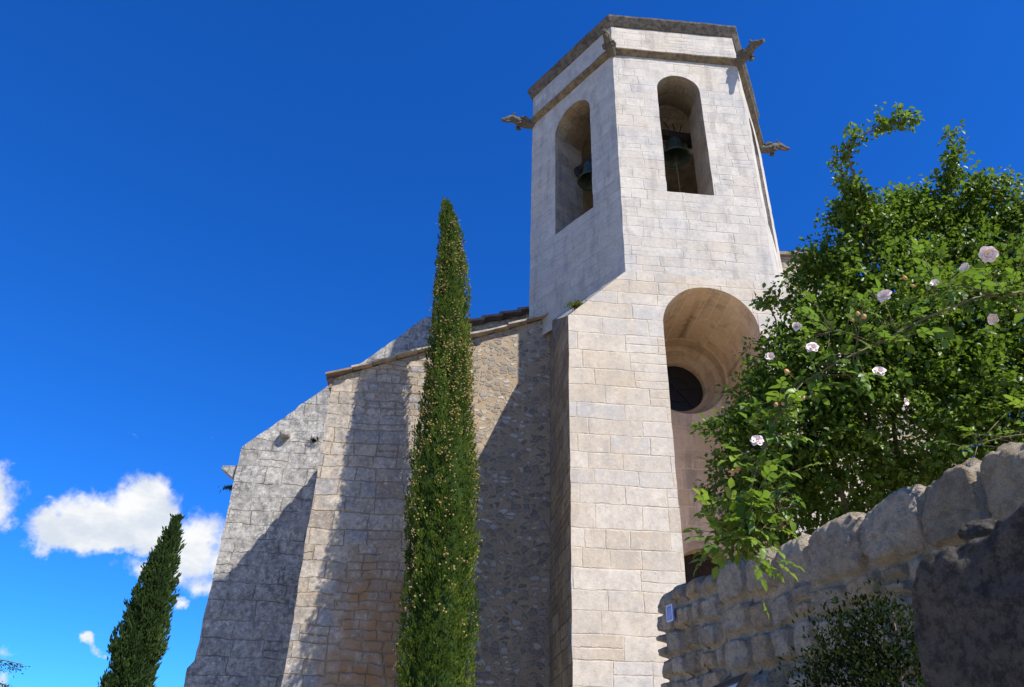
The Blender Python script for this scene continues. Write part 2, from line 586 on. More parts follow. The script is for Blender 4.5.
MT['quoin'] = ashlar('corner_ashlar_stone', h=.30, L=.55, m=.013, grey_amt=.7, seed=12., pits=.6, soot=.15, bump=1.0,
                     tones=((.34, .27, .19), (.50, .415, .30), (.56, .49, .395)), grey=(.29, .285, .28), mortar=(.36, .26, .155), warm=.35, warp=.038, extra=stain_patch, zone=zone_eroded, black=.5, fade=.4, grey_block=1., grain=.7, lich_sc=8.)
MT['rear'] = ashlar('weathered_blockwork', h=.36, L=.55, m=.011, grey_amt=.8, seed=15., pits=.9, soot=.35, bump=1.6,
                    tones=((.36, .335, .29), (.46, .435, .385), (.52, .495, .45)), grey=(.36, .35, .335), mortar=(.36, .33, .28), warp=.045, black=.95, joint_dark=.7, fade=.95, grain=.85, lich_sc=7.)
MT['rubble'] = rubble('rubble_masonry', seed=3.)
MT['dark_stone'] = plain_stone('lichen_darkened_stone', (.16, .13, .09), (.30, .23, .13), (.05, .045, .04), 5., .8, (.42, .30, .12), .4, .6)
MT['cornice'] = plain_stone('shade_dark_cornice_stone', (.12, .105, .088), (.21, .18, .145), (.035, .033, .03), 5., .8, (.34, .28, .16), .25, .7)  # lichen-dark, deepened further: shade under the hollow moulding is in the colour
MT['gargoyle'] = plain_stone('gargoyle_stone', (.10, .09, .07), (.20, .175, .135), (.05, .045, .04), 8., .8, (.36, .26, .12), .3, .6)
MT['fieldstone'] = plain_stone('fieldstone', (.72, .61, .46), (.80, .72, .60), (.17, .15, .12), 12., 1.9, (.54, .37, .20), .35, .42, tinted=True)
MT['wall_mortar'] = plain_stone('lime_mortar', (.55, .45, .31), (.66, .56, .41), (.20, .16, .11), 12., 1.2, (.50, .33, .16), .3, .4)
MT['boulder'] = plain_stone('black_lichen_rock', (.58, .52, .44), (.70, .63, .53), (.10, .09, .08), 19., 3.0, (.42, .31, .18), .3, .68, spots=.95)


def simple(name, col, rough=.7, var=.3, sc=8., metal=0., bump=.2, spec=.3):
    mat, g, p, out = new_mat(name)
    oc = g.node('ShaderNodeTexCoord').outputs['Object']
    n = g.noise(oc, sc, 5., .65)
    c = g.mix(g.mapr(n, .3, .7, 0., 1.), tuple(x * (1 - var) for x in col), tuple(min(1, x * (1 + var)) for x in col))
    finish(g, p, c, rough, n, bump, .01, spec)
    p.inputs['Metallic'].default_value = metal
    return mat


MT['tile'] = simple('clay_roof_tile', (.38, .32, .25), .9, .45, 4.5, bump=.4)
MT['tile_dark'] = simple('old_clay_tile', (.20, .15, .115), .9, .5, 4.5, bump=.4)
MT['bronze'] = simple('green_bronze', (.07, .10, .075), .55, .4, 14., .6, bump=.1)
MT['old_wood'] = simple('grey_old_wood', (.30, .26, .21), .85, .35, 9., bump=.3)
MT['dark_wood'] = simple('dark_oak', (.035, .022, .015), .8, .4, 9., bump=.3)
MT['iron'] = simple('black_iron', (.03, .03, .03), .6, .3, 20., .3)
MT['glass'] = simple('dark_leaded_glass', (.012, .011, .012), .35, .4, 12., bump=.2, spec=.3)
MT['rope'] = simple('old_rope', (.28, .2, .12), .9, .3, 30.)
MT['sign_frame'] = simple('dark_brown_frame', (.012, .007, .006), .45, .3, 20.)
MT['sign_panel'] = simple('pale_info_panel', (.62, .68, .76), .35, .12, 4., bump=0.)
MT['plaque'] = simple('blue_enamel', (.22, .26, .46), .4, .35, 40., bump=.05)
MT['plaque_pale'] = simple('pale_enamel', (.55, .58, .66), .35, .2, 40., bump=.05)
MT['bark'] = simple('grey_brown_bark', (.13, .095, .065), .9, .45, 16., bump=.8)
MT['cane'] = simple('green_brown_cane', (.13, .11, .05), .7, .4, 20., bump=.2)
MT['cone'] = simple('tan_cypress_cone', (.24, .175, .06), .8, .3, 30., bump=.2)
MT['bud'] = simple('orange_brown_rose_hip', (.46, .25, .10), .7, .35, 30., bump=.1)
MT['stamen'] = simple('yellow_stamens', (.75, .45, .08), .7, .3, 40., bump=.2)


def leaf_mat(name, c0, c1, c2, trans=.35, rough=.5, spec=.35):
    mat, g, p, out = new_mat(name)
    at_ = g.node('ShaderNodeAttribute', attribute_name='tint')
    f = at_.outputs['Fac']
    col = g.ramp(f, [(0., c0), (.5, c1), (1., c2)])
    oc = g.node('ShaderNodeTexCoord').outputs['Object']
    col = g.mix(g.mapr(g.noise(oc, 30., 3., .6), .3, .7, 0., .3), col, tuple(x * .6 for x in c0))
    finish(g, p, col, rough, None, spec=spec)
    tr = g.node('ShaderNodeBsdfTranslucent')
    g.l.new(g.mix(.55, col, (.22, .36, .03)), tr.inputs[0])
    mx = g.node('ShaderNodeMixShader')
    mx.inputs[0].default_value = trans
    g.l.new(p.outputs[0], mx.inputs[1])
    g.l.new(tr.outputs[0], mx.inputs[2])
    g.l.new(mx.outputs[0], out.inputs[0])
    return mat


MT['bush_leaf'] = leaf_mat('shrub_leaf', (.040, .080, .008), (.092, .160, .012), (.20, .27, .024), .36, .45, .4)
MT['rose_leaf'] = leaf_mat('rose_leaf', (.04, .09, .014), (.095, .185, .018), (.23, .32, .025), .40, .45, .4)
MT['cyp_leaf'] = leaf_mat('cypress_foliage', (.032, .064, .010), (.088, .142, .016), (.21, .25, .036), .3, .7, .2)
MT['cyp_far'] = leaf_mat('far_cypress_foliage', (.025, .05, .014), (.04, .075, .018), (.07, .11, .024), .2, .75, .2)
MT['dark_leaf'] = leaf_mat('shade_shrub_leaf', (.005, .011, .0035), (.008, .017, .005), (.018, .03, .008), .08, .8, .08)  # near-black greens put the shrub's deep shade into the leaf colour
MT['cedar_leaf'] = leaf_mat('cedar_needles', (.018, .04, .010), (.03, .06, .014), (.045, .08, .02), .1, .7, .2)
MT['weed'] = leaf_mat('dry_green_weed', (.08, .10, .02), (.16, .17, .04), (.28, .26, .07), .3, .7, .2)
MT['petal'] = leaf_mat('pale_pink_petal', (.84, .54, .52), (.88, .74, .68), (.90, .83, .76), .0, .6, .2)


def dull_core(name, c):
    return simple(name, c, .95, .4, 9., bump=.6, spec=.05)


MT['cyp_core'] = dull_core('cypress_shade_core', (.022, .04, .009))  # darker than the sprays: shade between them is put into this colour


# ------------------------------------------------------------------ ground
def ground_h(x, y):
    t = min(max((y - 0.3) / 5.0, 0), 1)
    t2 = min(max((y - 5) / 8.0, 0), 1)
    return .75 * t * t * (3 - 2 * t) + .45 * t2


def build_ground():
    mb = MB()
    xs = [-900, -300, -120, -60, -30, -15, -8, -5, -3, -2, -1, 0, 1, 2, 3, 5, 8, 15, 30, 60, 120, 300, 900]
    ys = [-900, -300, -100, -40, -15, -6, -3, -1.5, 0, .5, 1, 1.5, 2, 2.5, 3, 3.5, 4, 4.5, 5.3, 6, 7, 8, 9, 10, 11, 12, 13, 16, 20, 30, 60, 120, 300, 900]
    for i in range(len(xs) - 1):
        for j in range(len(ys) - 1):
            q = [(xs[i], ys[j]), (xs[i + 1], ys[j]), (xs[i + 1], ys[j + 1]), (xs[i], ys[j + 1])]
            mb.face([(a, b, ground_h(a, b)) for a, b in q], smooth=True)
    mat, g, p, out = new_mat('dusty_ground')
    oc = g.node('ShaderNodeTexCoord').outputs['Object']
    n = g.noise(oc, .7, 6., .6)
    n2 = g.noise(oc, 22., 6., .7)
    c = g.mix(g.mapr(n, .35, .65, 0., 1.), (.38, .31, .21), (.30, .25, .16))
    c = g.mix(g.mapr(n2, .3, .7, 0., .5), c, (.42, .36, .27))
    finish(g, p, c, .95, n2, .6, .03)
    o = mb.build('ground', mat)
    tag(o, 'dry stony ground sloping up to the church', 'ground', kind='structure')


build_ground()


def build_reflector():  # unseen pale paving added to bounce warm light onto wall, boulder and shrub
    mb = MB()
    xs = [-9, -7, -5, -4, -3, -2, -1.5, -1, -.5, 0, .45, .9]
    ys = [-6, -4, -2, -1, -.5, 0, .4, .8, 1.2, 1.6, 2, 2.5, 3, 3.5, 4, 4.5, 5, 5.5, 6.2, 7]
    for i in range(len(xs) - 1):
        for j in range(len(ys) - 1):
            q = [(xs[i], ys[j]), (xs[i + 1], ys[j]), (xs[i + 1], ys[j + 1]), (xs[i], ys[j + 1])]
            mb.face([(a, b, ground_h(a, b) + .03) for a, b in q], smooth=True)
    o = mb.build('reflector', ashlar('pale_reflector_paving', h=.4, L=.6, m=.02, tones=((.58, .48, .35), (.64, .54, .40), (.68, .59, .46)), grey=(.48, .43, .36), mortar=(.36, .29, .2), warp=.05, bump=.8, seed=40.))
    tag(o, 'added unseen pale paved lane in front of the church and the low wall', 'reflector', kind='structure')


build_reflector()

# ------------------------------------------------------------------ the church
CH_Z = 1.0
H = EYE - CH_Z        # meshes below are written with z measured from eye level
CH_ROT = math.pi / 2 - 1.50104574
church = empty('church', (2.2944, 13.0, CH_Z), CH_ROT, 'pale limestone church with a six-sided bell tower, deep arched niche and sloping side walls', 'church')
_cu = Vector((math.cos(CH_ROT), math.sin(CH_ROT), 0))
_cv = Vector((-math.sin(CH_ROT), math.cos(CH_ROT), 0))


def chw(u, v, z):
    return Vector((2.2944, 13.0, EYE)) + _cu * u + _cv * v + Vector((0, 0, z))


s = 3.18
HEX = [Vector((-1.74, 2.56)), Vector((0, 0)), Vector((s, 0)), Vector((s + 1.60, 2.73)), Vector((s, 5.46)), Vector((0, 5.46))]
HC = Vector((s / 2, 2.73))
ZS, ZP, ZC = 16.42, 17.44, 17.80


def arch_pts(ul, ur, spring, n=14):
    r = (ur - ul) / 2
    c = (ul + ur) / 2
    return [(c - r * math.cos(math.pi * i / n), spring + r * math.sin(math.pi * i / n)) for i in range(n + 1)]


def wall_with_arch(mb, A, B, z0, z1, op, thick, voussoir=None, inner=True, back_mb=None, jamb_mb=None):
    """vertical wall from plan point A to B (left to right seen from outside); op = (ul, ur, sill, spring) or None"""
    A, B = Vector(A), Vector(B)
    t = (B - A).normalized()
    L = (B - A).length
    n_in = Vector((-t.y, t.x))

    def P(u, z, d=0.):
        q = A + t * u + n_in * d
        return (q.x, q.y, z)
    if op is None:
        mb.face([P(0, z0), P(L, z0), P(L, z1), P(0, z1)])
        return
    ul, ur, sill, spring = op
    ap = arch_pts(ul, ur, spring)
    jm = jamb_mb or mb
    for d, flip in ((0., False), (thick, True)):
        if flip and not inner:
            continue
        tgt = mb if not flip else jm

        def Fc(pts):
            q = [P(u, z, d) for u, z in pts]
            tgt.face(q[::-1] if flip else q)
        Fc([(0, z0), (ul, z0), (ul, z1), (0, z1)])
        Fc([(ur, z0), (L, z0), (L, z1), (ur, z1)])
        if sill > z0:
            Fc([(ul, z0), (ur, z0), (ur, sill), (ul, sill)])
        for (a, b) in zip(ap[:-1], ap[1:]):
            Fc([a, b, (b[0], z1), (a[0], z1)])
    jm.face([P(ul, sill), P(ul, sill, thick), P(ul, spring, thick), P(ul, spring)])
    jm.face([P(ur, sill, thick), P(ur, sill), P(ur, spring), P(ur, spring, thick)])
    jm.face([P(ul, sill), P(ur, sill), P(ur, sill, thick), P(ul, sill, thick)])
    acc = 0
    for (a, b) in zip(ap[:-1], ap[1:]):
        l = math.hypot(b[0] - a[0], b[1] - a[1])
        jm.face([P(*a), P(*a, thick), P(*b, thick), P(*b)], [(0, acc), (thick, acc), (thick, acc + l), (0, acc + l)], True)
        acc += l
    if voussoir:
        w, hrow, k = voussoir
        c = (ul + ur) / 2
        r = (ur - ul) / 2
        for i in range(len(ap) - 1):
            for sub in range(2):
                t0 = math.pi * (i + sub / 2) / (len(ap) - 1)
                t1 = math.pi * (i + (sub + 1) / 2) / (len(ap) - 1)
                q = []
                for rr, tt in ((r, t0), (r, t1), (r + w, t1), (r + w, t0)):
                    q.append(P(c - rr * math.cos(tt), spring + rr * math.sin(tt), -.016))
                q = q[::-1]
                uvq = [(t0 * (r + w), k + hrow * .92), (t1 * (r + w), k + hrow * .92), (t1 * (r + w), k + hrow * .08), (t0 * (r + w), k + hrow * .08)]
                mb.face(q, [uvq[0], uvq[1], uvq[2], uvq[3]])


# --- bell tower
tw = MB()
jb = MB()
LL, FL, FR, RR, BR, BL = HEX
Lleft = (FL - LL).length
ZB = 9.66
wall_with_arch(tw, FL, FR, ZB, ZS, (1.05, 2.12, 11.95, 15.27), .95, None, jamb_mb=jb)
wall_with_arch(tw, LL, FL, 9.3, ZS, (Lleft - 2.16, Lleft - .86, 11.95, 15.20), .95, None, jamb_mb=jb)
wall_with_arch(tw, FR, RR, 9.42, ZS, (.95, 2.2, 11.95, 15.2), .95, jamb_mb=jb)
wall_with_arch(tw, RR, BR, 9.42, ZS, None, .9)
wall_with_arch(tw, BR, BL, 9.42, ZS, None, .9)
wall_with_arch(tw, BL, LL, 9.42, ZS, None, .9)
for za in (11.7, 16.35):
    jb.face([(p.x, p.y, za) for p in HEX])
# inner faces of the closed back walls
for a, b in ((RR, BR), (BR, BL), (BL, LL)):
    k = .78
    a2, b2 = HC + (a - HC) * k, HC + (b - HC) * k
    jb.face([(b2.x, b2.y, 11.7), (a2.x, a2.y, 11.7), (a2.x, a2.y, 16.35), (b2.x, b2.y, 16.35)])
# parapet above the string course
for i in range(6):
    a, b = HEX[i], HEX[(i + 1) % 6]
    tw.face([(a.x, a.y, ZS), (b.x, b.y, ZS), (b.x, b.y, ZP + .06), (a.x, a.y, ZP + .06)])
tower = roughen(tw.build('bell_tower', MT['tower'], church, (0, 0, H)), .22, .009)
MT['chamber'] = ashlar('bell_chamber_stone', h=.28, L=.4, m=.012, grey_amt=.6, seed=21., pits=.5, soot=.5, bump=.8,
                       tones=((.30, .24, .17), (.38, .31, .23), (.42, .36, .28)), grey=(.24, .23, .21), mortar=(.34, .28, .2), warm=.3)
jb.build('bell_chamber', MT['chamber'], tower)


def hex_ring(mb, prof):
    """prof: (outset, z) pairs round the tower"""
    for i in range(6):
        a, b = HEX[i], HEX[(i + 1) % 6]
        ca, cb = (a - HC).normalized(), (b - HC).normalized()
        for (o0, z0), (o1, z1) in zip(prof[:-1], prof[1:]):
            k = 1.1547
            # break each run in pieces with slightly uneven edges
            N = 9
            for q in range(N):
                f0, f1 = q / N, (q + 1) / N

                def E(f, o, z):
                    pa = a + ca * o * k
                    pb = b + cb * o * k
                    p = pa.lerp(pb, f)
                    nz = mn.noise(Vector((p.x * 2.1, p.y * 2.1, z * 3))) * .018 if 0 < o else 0
                    d = (p - HC).normalized() * nz
                    return (p.x + d.x, p.y + d.y, z + nz * .6)
                mb.face([E(f0, o0, z0), E(f1, o0, z0), E(f1, o1, z1), E(f0, o1, z1)])


sc_ = MB()
hex_ring(sc_, [(.0, ZS - .06), (.03, ZS - .045), (.13, ZS + .055), (.135, ZS + .085), (.0, ZS + .15)])
sc_.build('string_course', MT['dark_stone'], tower)
cn = MB()
hex_ring(cn, [(0, ZP + .02), (.03, ZP + .04), (.15, ZC - .10), (.155, ZC - .05), (.12, ZC - .03), (-.35, ZC)])
cn.face([(HC.x + (p.x - HC.x) * .9, HC.y + (p.y - HC.y) * .9, ZC) for p in HEX])
cn.build('cornice', MT['cornice'], tower)


def gargoyle_mesh():
    """crouching beast spout: body, neck, head with jaws and ears, folded forelegs; along +X"""
    mb = MB()
    path = [(-.20, 0, -.03), (0, 0, 0), (.16, 0, .04), (.32, 0, .10), (.46, 0, .18), (.56, 0, .24)]
    mb.tube(path, [.15, .165, .175, .165, .15, .13], 10)
    mb.tube([(.48, 0, .20), (.58, 0, .26), (.70, 0, .25), (.82, 0, .20), (.93, 0, .17), (1.0, 0, .165)], [.13, .145, .115, .085, .075, .06], 10)
    mb.tube([(.60, 0, .15), (.74, 0, .12), (.86, 0, .09)], [.07, .055, .04], 7)
    for sy in (-1, 1):
        mb.tube([(.56, sy * .08, .35), (.52, sy * .11, .41), (.46, sy * .11, .42)], [.05, .04, .015], 6)
        mb.tube([(.30, sy * .13, .06), (.42, sy * .17, -.02), (.30, sy * .16, -.10), (.44, sy * .14, -.11)], [.08, .065, .05, .045], 7)
        mb.tube([(.0, sy * .12, .08), (.14, sy * .17, .16), (.30, sy * .16, .19)], [.07, .07, .03], 6)
    return mb


gob = None
for idx, (pt, tilt) in enumerate(((FR, .16), (LL, .10), (RR, .06), (FL, -.05))):
    d = (pt - HC).normalized()
    if gob is None:
        gob = gargoyle_mesh().build('gargoyle', MT['gargoyle'], tower, weld=False)
        g_ = gob
    else:
        g_ = gob.copy()
        COL.objects.link(g_)
        g_.parent = tower
    g_.location = (pt.x + d.x * .12, pt.y + d.y * .12, ZS - .02 + (.06 if idx == 0 else 0))
    g_.rotation_euler = (0, tilt, math.atan2(d.y, d.x))
    g_.scale = (.74, .76, .76) if idx != 3 else (.55, .7, .75)

# --- tower base with the tall niche
bd = MB()
UL, UR = -1.205, 4.39
ZCH = 8.47
Z0 = -.9
NU0, NU1, NSP = .70, 2.665, 8.41
ND = 2.0
ap = arch_pts(NU0, NU1, NSP, 26)


def fr(pts, tgt=None):
    (tgt or bd).face([(u, 0, z) for u, z in pts])


fr([(UL, Z0), (NU0, Z0), (NU0, ZCH), (UL, ZCH)])
fr([(UL, ZCH), (NU0, ZCH), (NU0, ZB), (0, ZB)])
fr([(NU1, Z0), (UR, Z0), (UR, ZCH), (NU1, ZCH)])
fr([(NU1, ZCH), (UR, ZCH), (s, ZB), (NU1, ZB)])
for a, b in zip(ap[:-1], ap[1:]):
    if a[1] < ZCH and b[1] < ZCH:
        pass
    fr([a, b, (b[0], ZB), (a[0], ZB)])
body = roughen(bd.build('tower_base', MT['body'], church, (0, 0, H)), .22, .009)
cN, rN = (NU0 + NU1) / 2, (NU1 - NU0) / 2
# weathering and flanks
fk = MB()
ZT = 9.72           # where the left flank meets the aisle wall
UBk = -1.29
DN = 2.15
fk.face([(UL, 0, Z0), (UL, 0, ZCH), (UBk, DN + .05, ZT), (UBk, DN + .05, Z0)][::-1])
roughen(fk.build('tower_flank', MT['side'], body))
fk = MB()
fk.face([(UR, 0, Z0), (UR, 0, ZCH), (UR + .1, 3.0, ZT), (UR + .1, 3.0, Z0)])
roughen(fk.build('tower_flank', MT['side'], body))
we = MB()
we.face([(UL, 0, ZCH), (0, 0, ZB), (0, DN + 1.2, ZB + 1.1), (UBk, DN + .05, ZT)])
roughen(we.build('weathering', MT['rear'], body), .2, .02)
we = MB()
we.face([(UR, 0, ZCH), (UR + .1, 3., ZT), (s, DN + 1.2, ZB + 1.1), (s, 0, ZB)])
roughen(we.build('weathering', MT['rear'], body), .2, .02)

# niche interior
nb = MB()
nb.face([(NU0, 0, Z0), (NU0, ND, Z0), (NU0, ND, NSP), (NU0, 0, NSP)])
nb.face([(NU1, ND, Z0), (NU1, 0, Z0), (NU1, 0, NSP), (NU1, ND, NSP)])
acc = 0
for a, b in zip(ap[:-1], ap[1:]):
    l = math.hypot(b[0] - a[0], b[1] - a[1])
    nb.face([(a[0], 0, a[1]), (a[0], ND, a[1]), (b[0], ND, b[1]), (b[0], 0, b[1])], [(0, acc), (ND, acc), (ND, acc + l), (0, acc + l)], True)
    acc += l
# back wall round the oculus
OCU, OCZ, OCR = cN, NSP, .93
ZLO = 7.1
th = sorted(set([2 * math.pi * k / 64 for k in range(65)] + [2 * math.pi - math.atan2(OCZ - ZLO, rN), math.pi + math.atan2(OCZ - ZLO, rN)]))


def outer(t):
    c_, s_ = math.cos(t), math.sin(t)
    if s_ >= 0:
        rr = rN
    else:
        rr = min(rN / max(abs(c_), 1e-6), (OCZ - ZLO) / max(abs(s_), 1e-6))
    return (OCU + rr * c_, ND, OCZ + rr * s_)


for t0, t1 in zip(th[:-1], th[1:]):
    i0 = (OCU + OCR * math.cos(t0), ND, OCZ + OCR * math.sin(t0))
    i1 = (OCU + OCR * math.cos(t1), ND, OCZ + OCR * math.sin(t1))
    nb.face([i0, i1, outer(t1), outer(t0)])
DU0, DU1, DSP = .95, 2.42, 4.02
da = [(DU0 + (DU1 - DU0) * i / 12, DSP + .52 * math.sin(math.pi * i / 12) ** .8) for i in range(13)]


def nbk(pts):
    nb.face([(u, ND, z) for u, z in pts])


nbk([(NU0, Z0), (DU0, Z0), (DU0, ZLO), (NU0, ZLO)])
nbk([(DU1, Z0), (NU1, Z0), (NU1, ZLO), (DU1, ZLO)])
for a, b in zip(da[:-1], da[1:]):
    nbk([a, b, (b[0], ZLO), (a[0], ZLO)])
    nb.face([(a[0], ND, a[1]), (a[0], ND + .35, a[1]), (b[0], ND + .35, b[1]), (b[0], ND, b[1])])
nb.face([(DU0, ND, Z0), (DU0, ND + .35, Z0), (DU0, ND + .35, DSP), (DU0, ND, DSP)])
nb.face([(DU1, ND + .35, Z0), (DU1, ND, Z0), (DU1, ND, DSP), (DU1, ND + .35, DSP)])
niche = nb.build('niche', MT['niche'], body)
oc_ = MB()
oc_.lathe([(OCR, 0), (OCR, .25), (.93, .255), (.80, .26), (.79, .30), (.665, .49), (.65, .495), (.615, .52), (.615, .74)], (OCU, ND, OCZ), (0, 1, 0), 56)
MT['oculus'] = ashlar('oculus_limestone', h=.6, L=.33, m=.006, grey_amt=.25, seed=31., pits=.1, soot=.15, bump=.25,
                      tones=((.48, .35, .22), (.54, .40, .27), (.60, .46, .33)), grey=(.28, .24, .20), mortar=(.52, .44, .34), warm=.3, warp=.006, joint_dark=.2)  # tones lowered so the ring's shadowed band sits in the stone colour
oculus = oc_.build('oculus', MT['oculus'], body)
gl = MB()
gl.lathe([(.615, 0), (.3, .004), (0.0, .006)], (OCU, ND + .66, OCZ), (0, 1, 0), 40)
pane = gl.build('window_pane', MT['glass'], oculus)
br = MB()
for k in range(3):
    a = math.pi * k / 3 + .15
    d = Vector((math.cos(a), 0, math.sin(a)))
    br.obox((OCU, ND + .645, OCZ), d * .6, (0, .008, 0), d.cross(Vector((0, 1, 0))) * .009)
br.lathe([(.30, 0), (.318, 0), (.318, .012), (.30, .012), (.30, 0)], (OCU, ND + .635, OCZ), (0, 1, 0), 32)
br.build('glazing_bar', MT['iron'], oculus)
# moulded door arch and door
dm = MB()
for i in range(12):
    a, b = da[i], da[i + 1]
    for o0, o1, y0, y1 in ((.0, .10, -.05, -.05), (.10, .17, -.05, -.004), (0, 0, -.0, -.05)):
        def off(p, o):
            c_ = Vector(((DU0 + DU1) / 2, DSP - .6))
            d = (Vector(p) - c_).normalized()
            return p[0] + d.x * o, p[1] + d.y * o
        q = [(*off(a, o0), y0), (*off(b, o0), y0), (*off(b, o1), y1), (*off(a, o1), y1)]
        dm.face([(x, ND + y, z) for x, z, y in q])
dm.build('door_arch', MT['oculus'], niche)
dd = MB()
dd.face([(DU0, ND + .3, Z0), (DU1, ND + .3, Z0), (DU1, ND + .3, DSP)] + [(p[0], ND + .3, p[1]) for p in da[::-1][1:-1]] + [(DU0, ND + .3, DSP)])
for k in range(1, 6):
    x = DU0 + (DU1 - DU0) * k / 6
    dd.box(x - .012, x + .012, ND + .27, ND + .298, Z0, DSP + .3)
dd.build('door', MT['dark_wood'], niche)

# --- aisle wall: squared stones at the corner, rubble beyond
UQ0, UQ1 = -5.96, -4.02


def roof_z(u):
    return 7.83 + (u + 6.05) * (9.83 - 7.83) / (-1.2 + 6.05)


aw = MB()
N = 7
for i in range(N):
    u0 = UQ0 + (UQ1 - UQ0) * i / N
    u1 = UQ0 + (UQ1 - UQ0) * (i + 1) / N
    aw.face([(u0, DN, Z0), (u1, DN, Z0), (u1, DN, roof_z(u1)), (u0, DN, roof_z(u0))])
aw.face([(UQ0, 5.6, Z0), (UQ0, DN, Z0), (UQ0, DN, roof_z(UQ0)), (UQ0, 5.6, roof_z(UQ0))])
aisle = roughen(aw.build('aisle_wall', MT['quoin'], church, (0, 0, H)), .2, .022)
rw = MB()
for i in range(8):
    u0 = UQ1 + (-1.2 - UQ1) * i / 8
    u1 = UQ1 + (-1.2 - UQ1) * (i + 1) / 8
    rw.face([(u0, DN, Z0), (u1, DN, Z0), (u1, DN, roof_z(u1)), (u0, DN, roof_z(u0))])
rw.build('rubble_infill', MT['rubble'], aisle)
# lean-to roof: barrel tiles, flat slabs along the verge
rf = MB()
slope = Vector((1, 0, (9.83 - 7.83) / 4.85)).normalized()
du = -6.06
E_ = 5.6
ntile = 13
wtile = (E_ - DN + .05) / ntile
for k in range(ntile):
    v0 = DN - .02 + k * wtile
    for q in range(6):
        a0, a1 = math.pi * q / 6, math.pi * (q + 1) / 6
        vA, vB = v0 + wtile * (.5 - .5 * math.cos(a0)), v0 + wtile * (.5 - .5 * math.cos(a1))
        hA, hB = .03 + .13 * math.sin(a0), .03 + .13 * math.sin(a1)
        rf.face([(du - .03, vA, roof_z(du - .03) + hA), (du - .03, vB, roof_z(du - .03) + hB), (-1.0, vB, roof_z(-1.0) + hB), (-1.0, vA, roof_z(-1.0) + hA)][::-1], smooth=True)
    rf.face([(du - .03, v0, roof_z(du) + .02), (-1.0, v0, roof_z(-1.) + .02), (-1.0, v0 + wtile, roof_z(-1.) + .02), (du - .03, v0 + wtile, roof_z(du) + .02)])
roof = rf.build('aisle_roof', MT['tile_dark'], aisle)
random.seed(5)
u = -6.09
n = 0
while u < -1.15:
    l = random.uniform(.40, .58)
    tb = MB()
    z_ = roof_z(u) + .02
    e = slope * l * .56
    c_ = Vector((u + l / 2, DN + .16 - random.uniform(0, .05), roof_z(u + l / 2) + .045 + random.uniform(-.006, .012)))
    tl = random.uniform(.015, .05)
    tb.obox(c_, e + Vector((0, 0, tl * -.5)), (0, .30, 0), Vector((-slope.z, 0, slope.x)) * random.uniform(.016, .024))
    tb.build('verge_tile', MT['tile'] if random.random() < .75 else MT['tile_dark'], roof)
    u += l
# broken brick-like end under the corner of the roof
eb = MB()
eb.obox((-6.0, DN + .1, 7.80), (.05, 0, .02), (0, .16, 0), (0, 0, .035))
eb.obox((-5.98, DN + .1, 7.70), (.03, 0, 0), (0, .12, 0), (0, 0, .07))
eb.build('eave_block', MT['tile_dark'], roof)

# --- rear wall with its raking top
EV = 5.6
rk = [(-8.53, 7.6), (-7.78, 8.37), (-5.64, 10.47), (-4.35, 11.78), (-3.7, 11.75), (-3.2, 11.55), (-.4, 12.5)]
rr_ = MB()
pts = []
for (a, b) in zip(rk[:-1], rk[1:]):
    m_ = max(1, int(math.hypot(b[0] - a[0], b[1] - a[1]) / .3))
    for k in range(m_):
        f = k / m_
        j = random.uniform(-.025, .025) if 0 < k else 0
        pts.append((a[0] + (b[0] - a[0]) * f, a[1] + (b[1] - a[1]) * f + j))
pts.append(rk[-1])
zb = Z0
for a, b in zip(pts[:-1], pts[1:]):
    rr_.face([(a[0], EV, zb), (b[0], EV, zb), (b[0], EV, b[1]), (a[0], EV, a[1])])
    rr_.face([(a[0], EV, a[1]), (b[0], EV, b[1]), (b[0], EV + .9, b[1]), (a[0], EV + .9, a[1])])
rr_.face([(-8.53, EV + 6, zb), (-8.53, EV, zb), (-8.53, EV, 7.6), (-8.53, EV + 6, 7.6)])
rr_.face([(pts[-1][0], EV + .9, zb), (pts[0][0], EV + .9, zb)] + [(p[0], EV + .9, p[1]) for p in pts])
rear = roughen(rr_.build('rear_wall', MT['rear'], church, (0, 0, H)), .2, .032)
pl = MB()
pl.face([(-8.65, EV, Z0), (-8.50, EV, Z0), (-8.50, EV, 2.66), (-8.53, EV, 2.64), (-8.65, EV, 2.50)])
pl.face([(-8.65, EV + 6, Z0), (-8.65, EV, Z0), (-8.65, EV, 2.50), (-8.65, EV + 6, 2.50)])
pl.face([(-8.65, EV + 6, 2.5), (-8.65, EV, 2.5), (-8.52, EV, 2.65), (-8.52, EV + 6, 2.65)])
roughen(pl.build('plinth', MT['rear'], rear), .2, .02)
# stepped tiles on the higher part next to the tower
u = -3.25
k = 0
while u < -.6:
    l = .5
    tb = MB()
    za = 11.70 + (u + 3.0) * .345
    tb.obox((u + .25, EV + .1, za + .05), (.30, 0, .06), (0, .35, 0), (-.006, 0, .035))
    tb.build('ridge_tile', MT['tile_dark'], rear)
    u += l
# stone spout and knob
sp = MB()
sp.prism([(-8.50, EV + .1, 7.16), (-8.92, EV + .1, 7.13), (-8.93, EV + .1, 7.06), (-8.55, EV + .1, 6.80), (-8.50, EV + .1, 6.82)], .32, (0, 1, 0))
sp.build('waterspout', MT['rear'], rear)


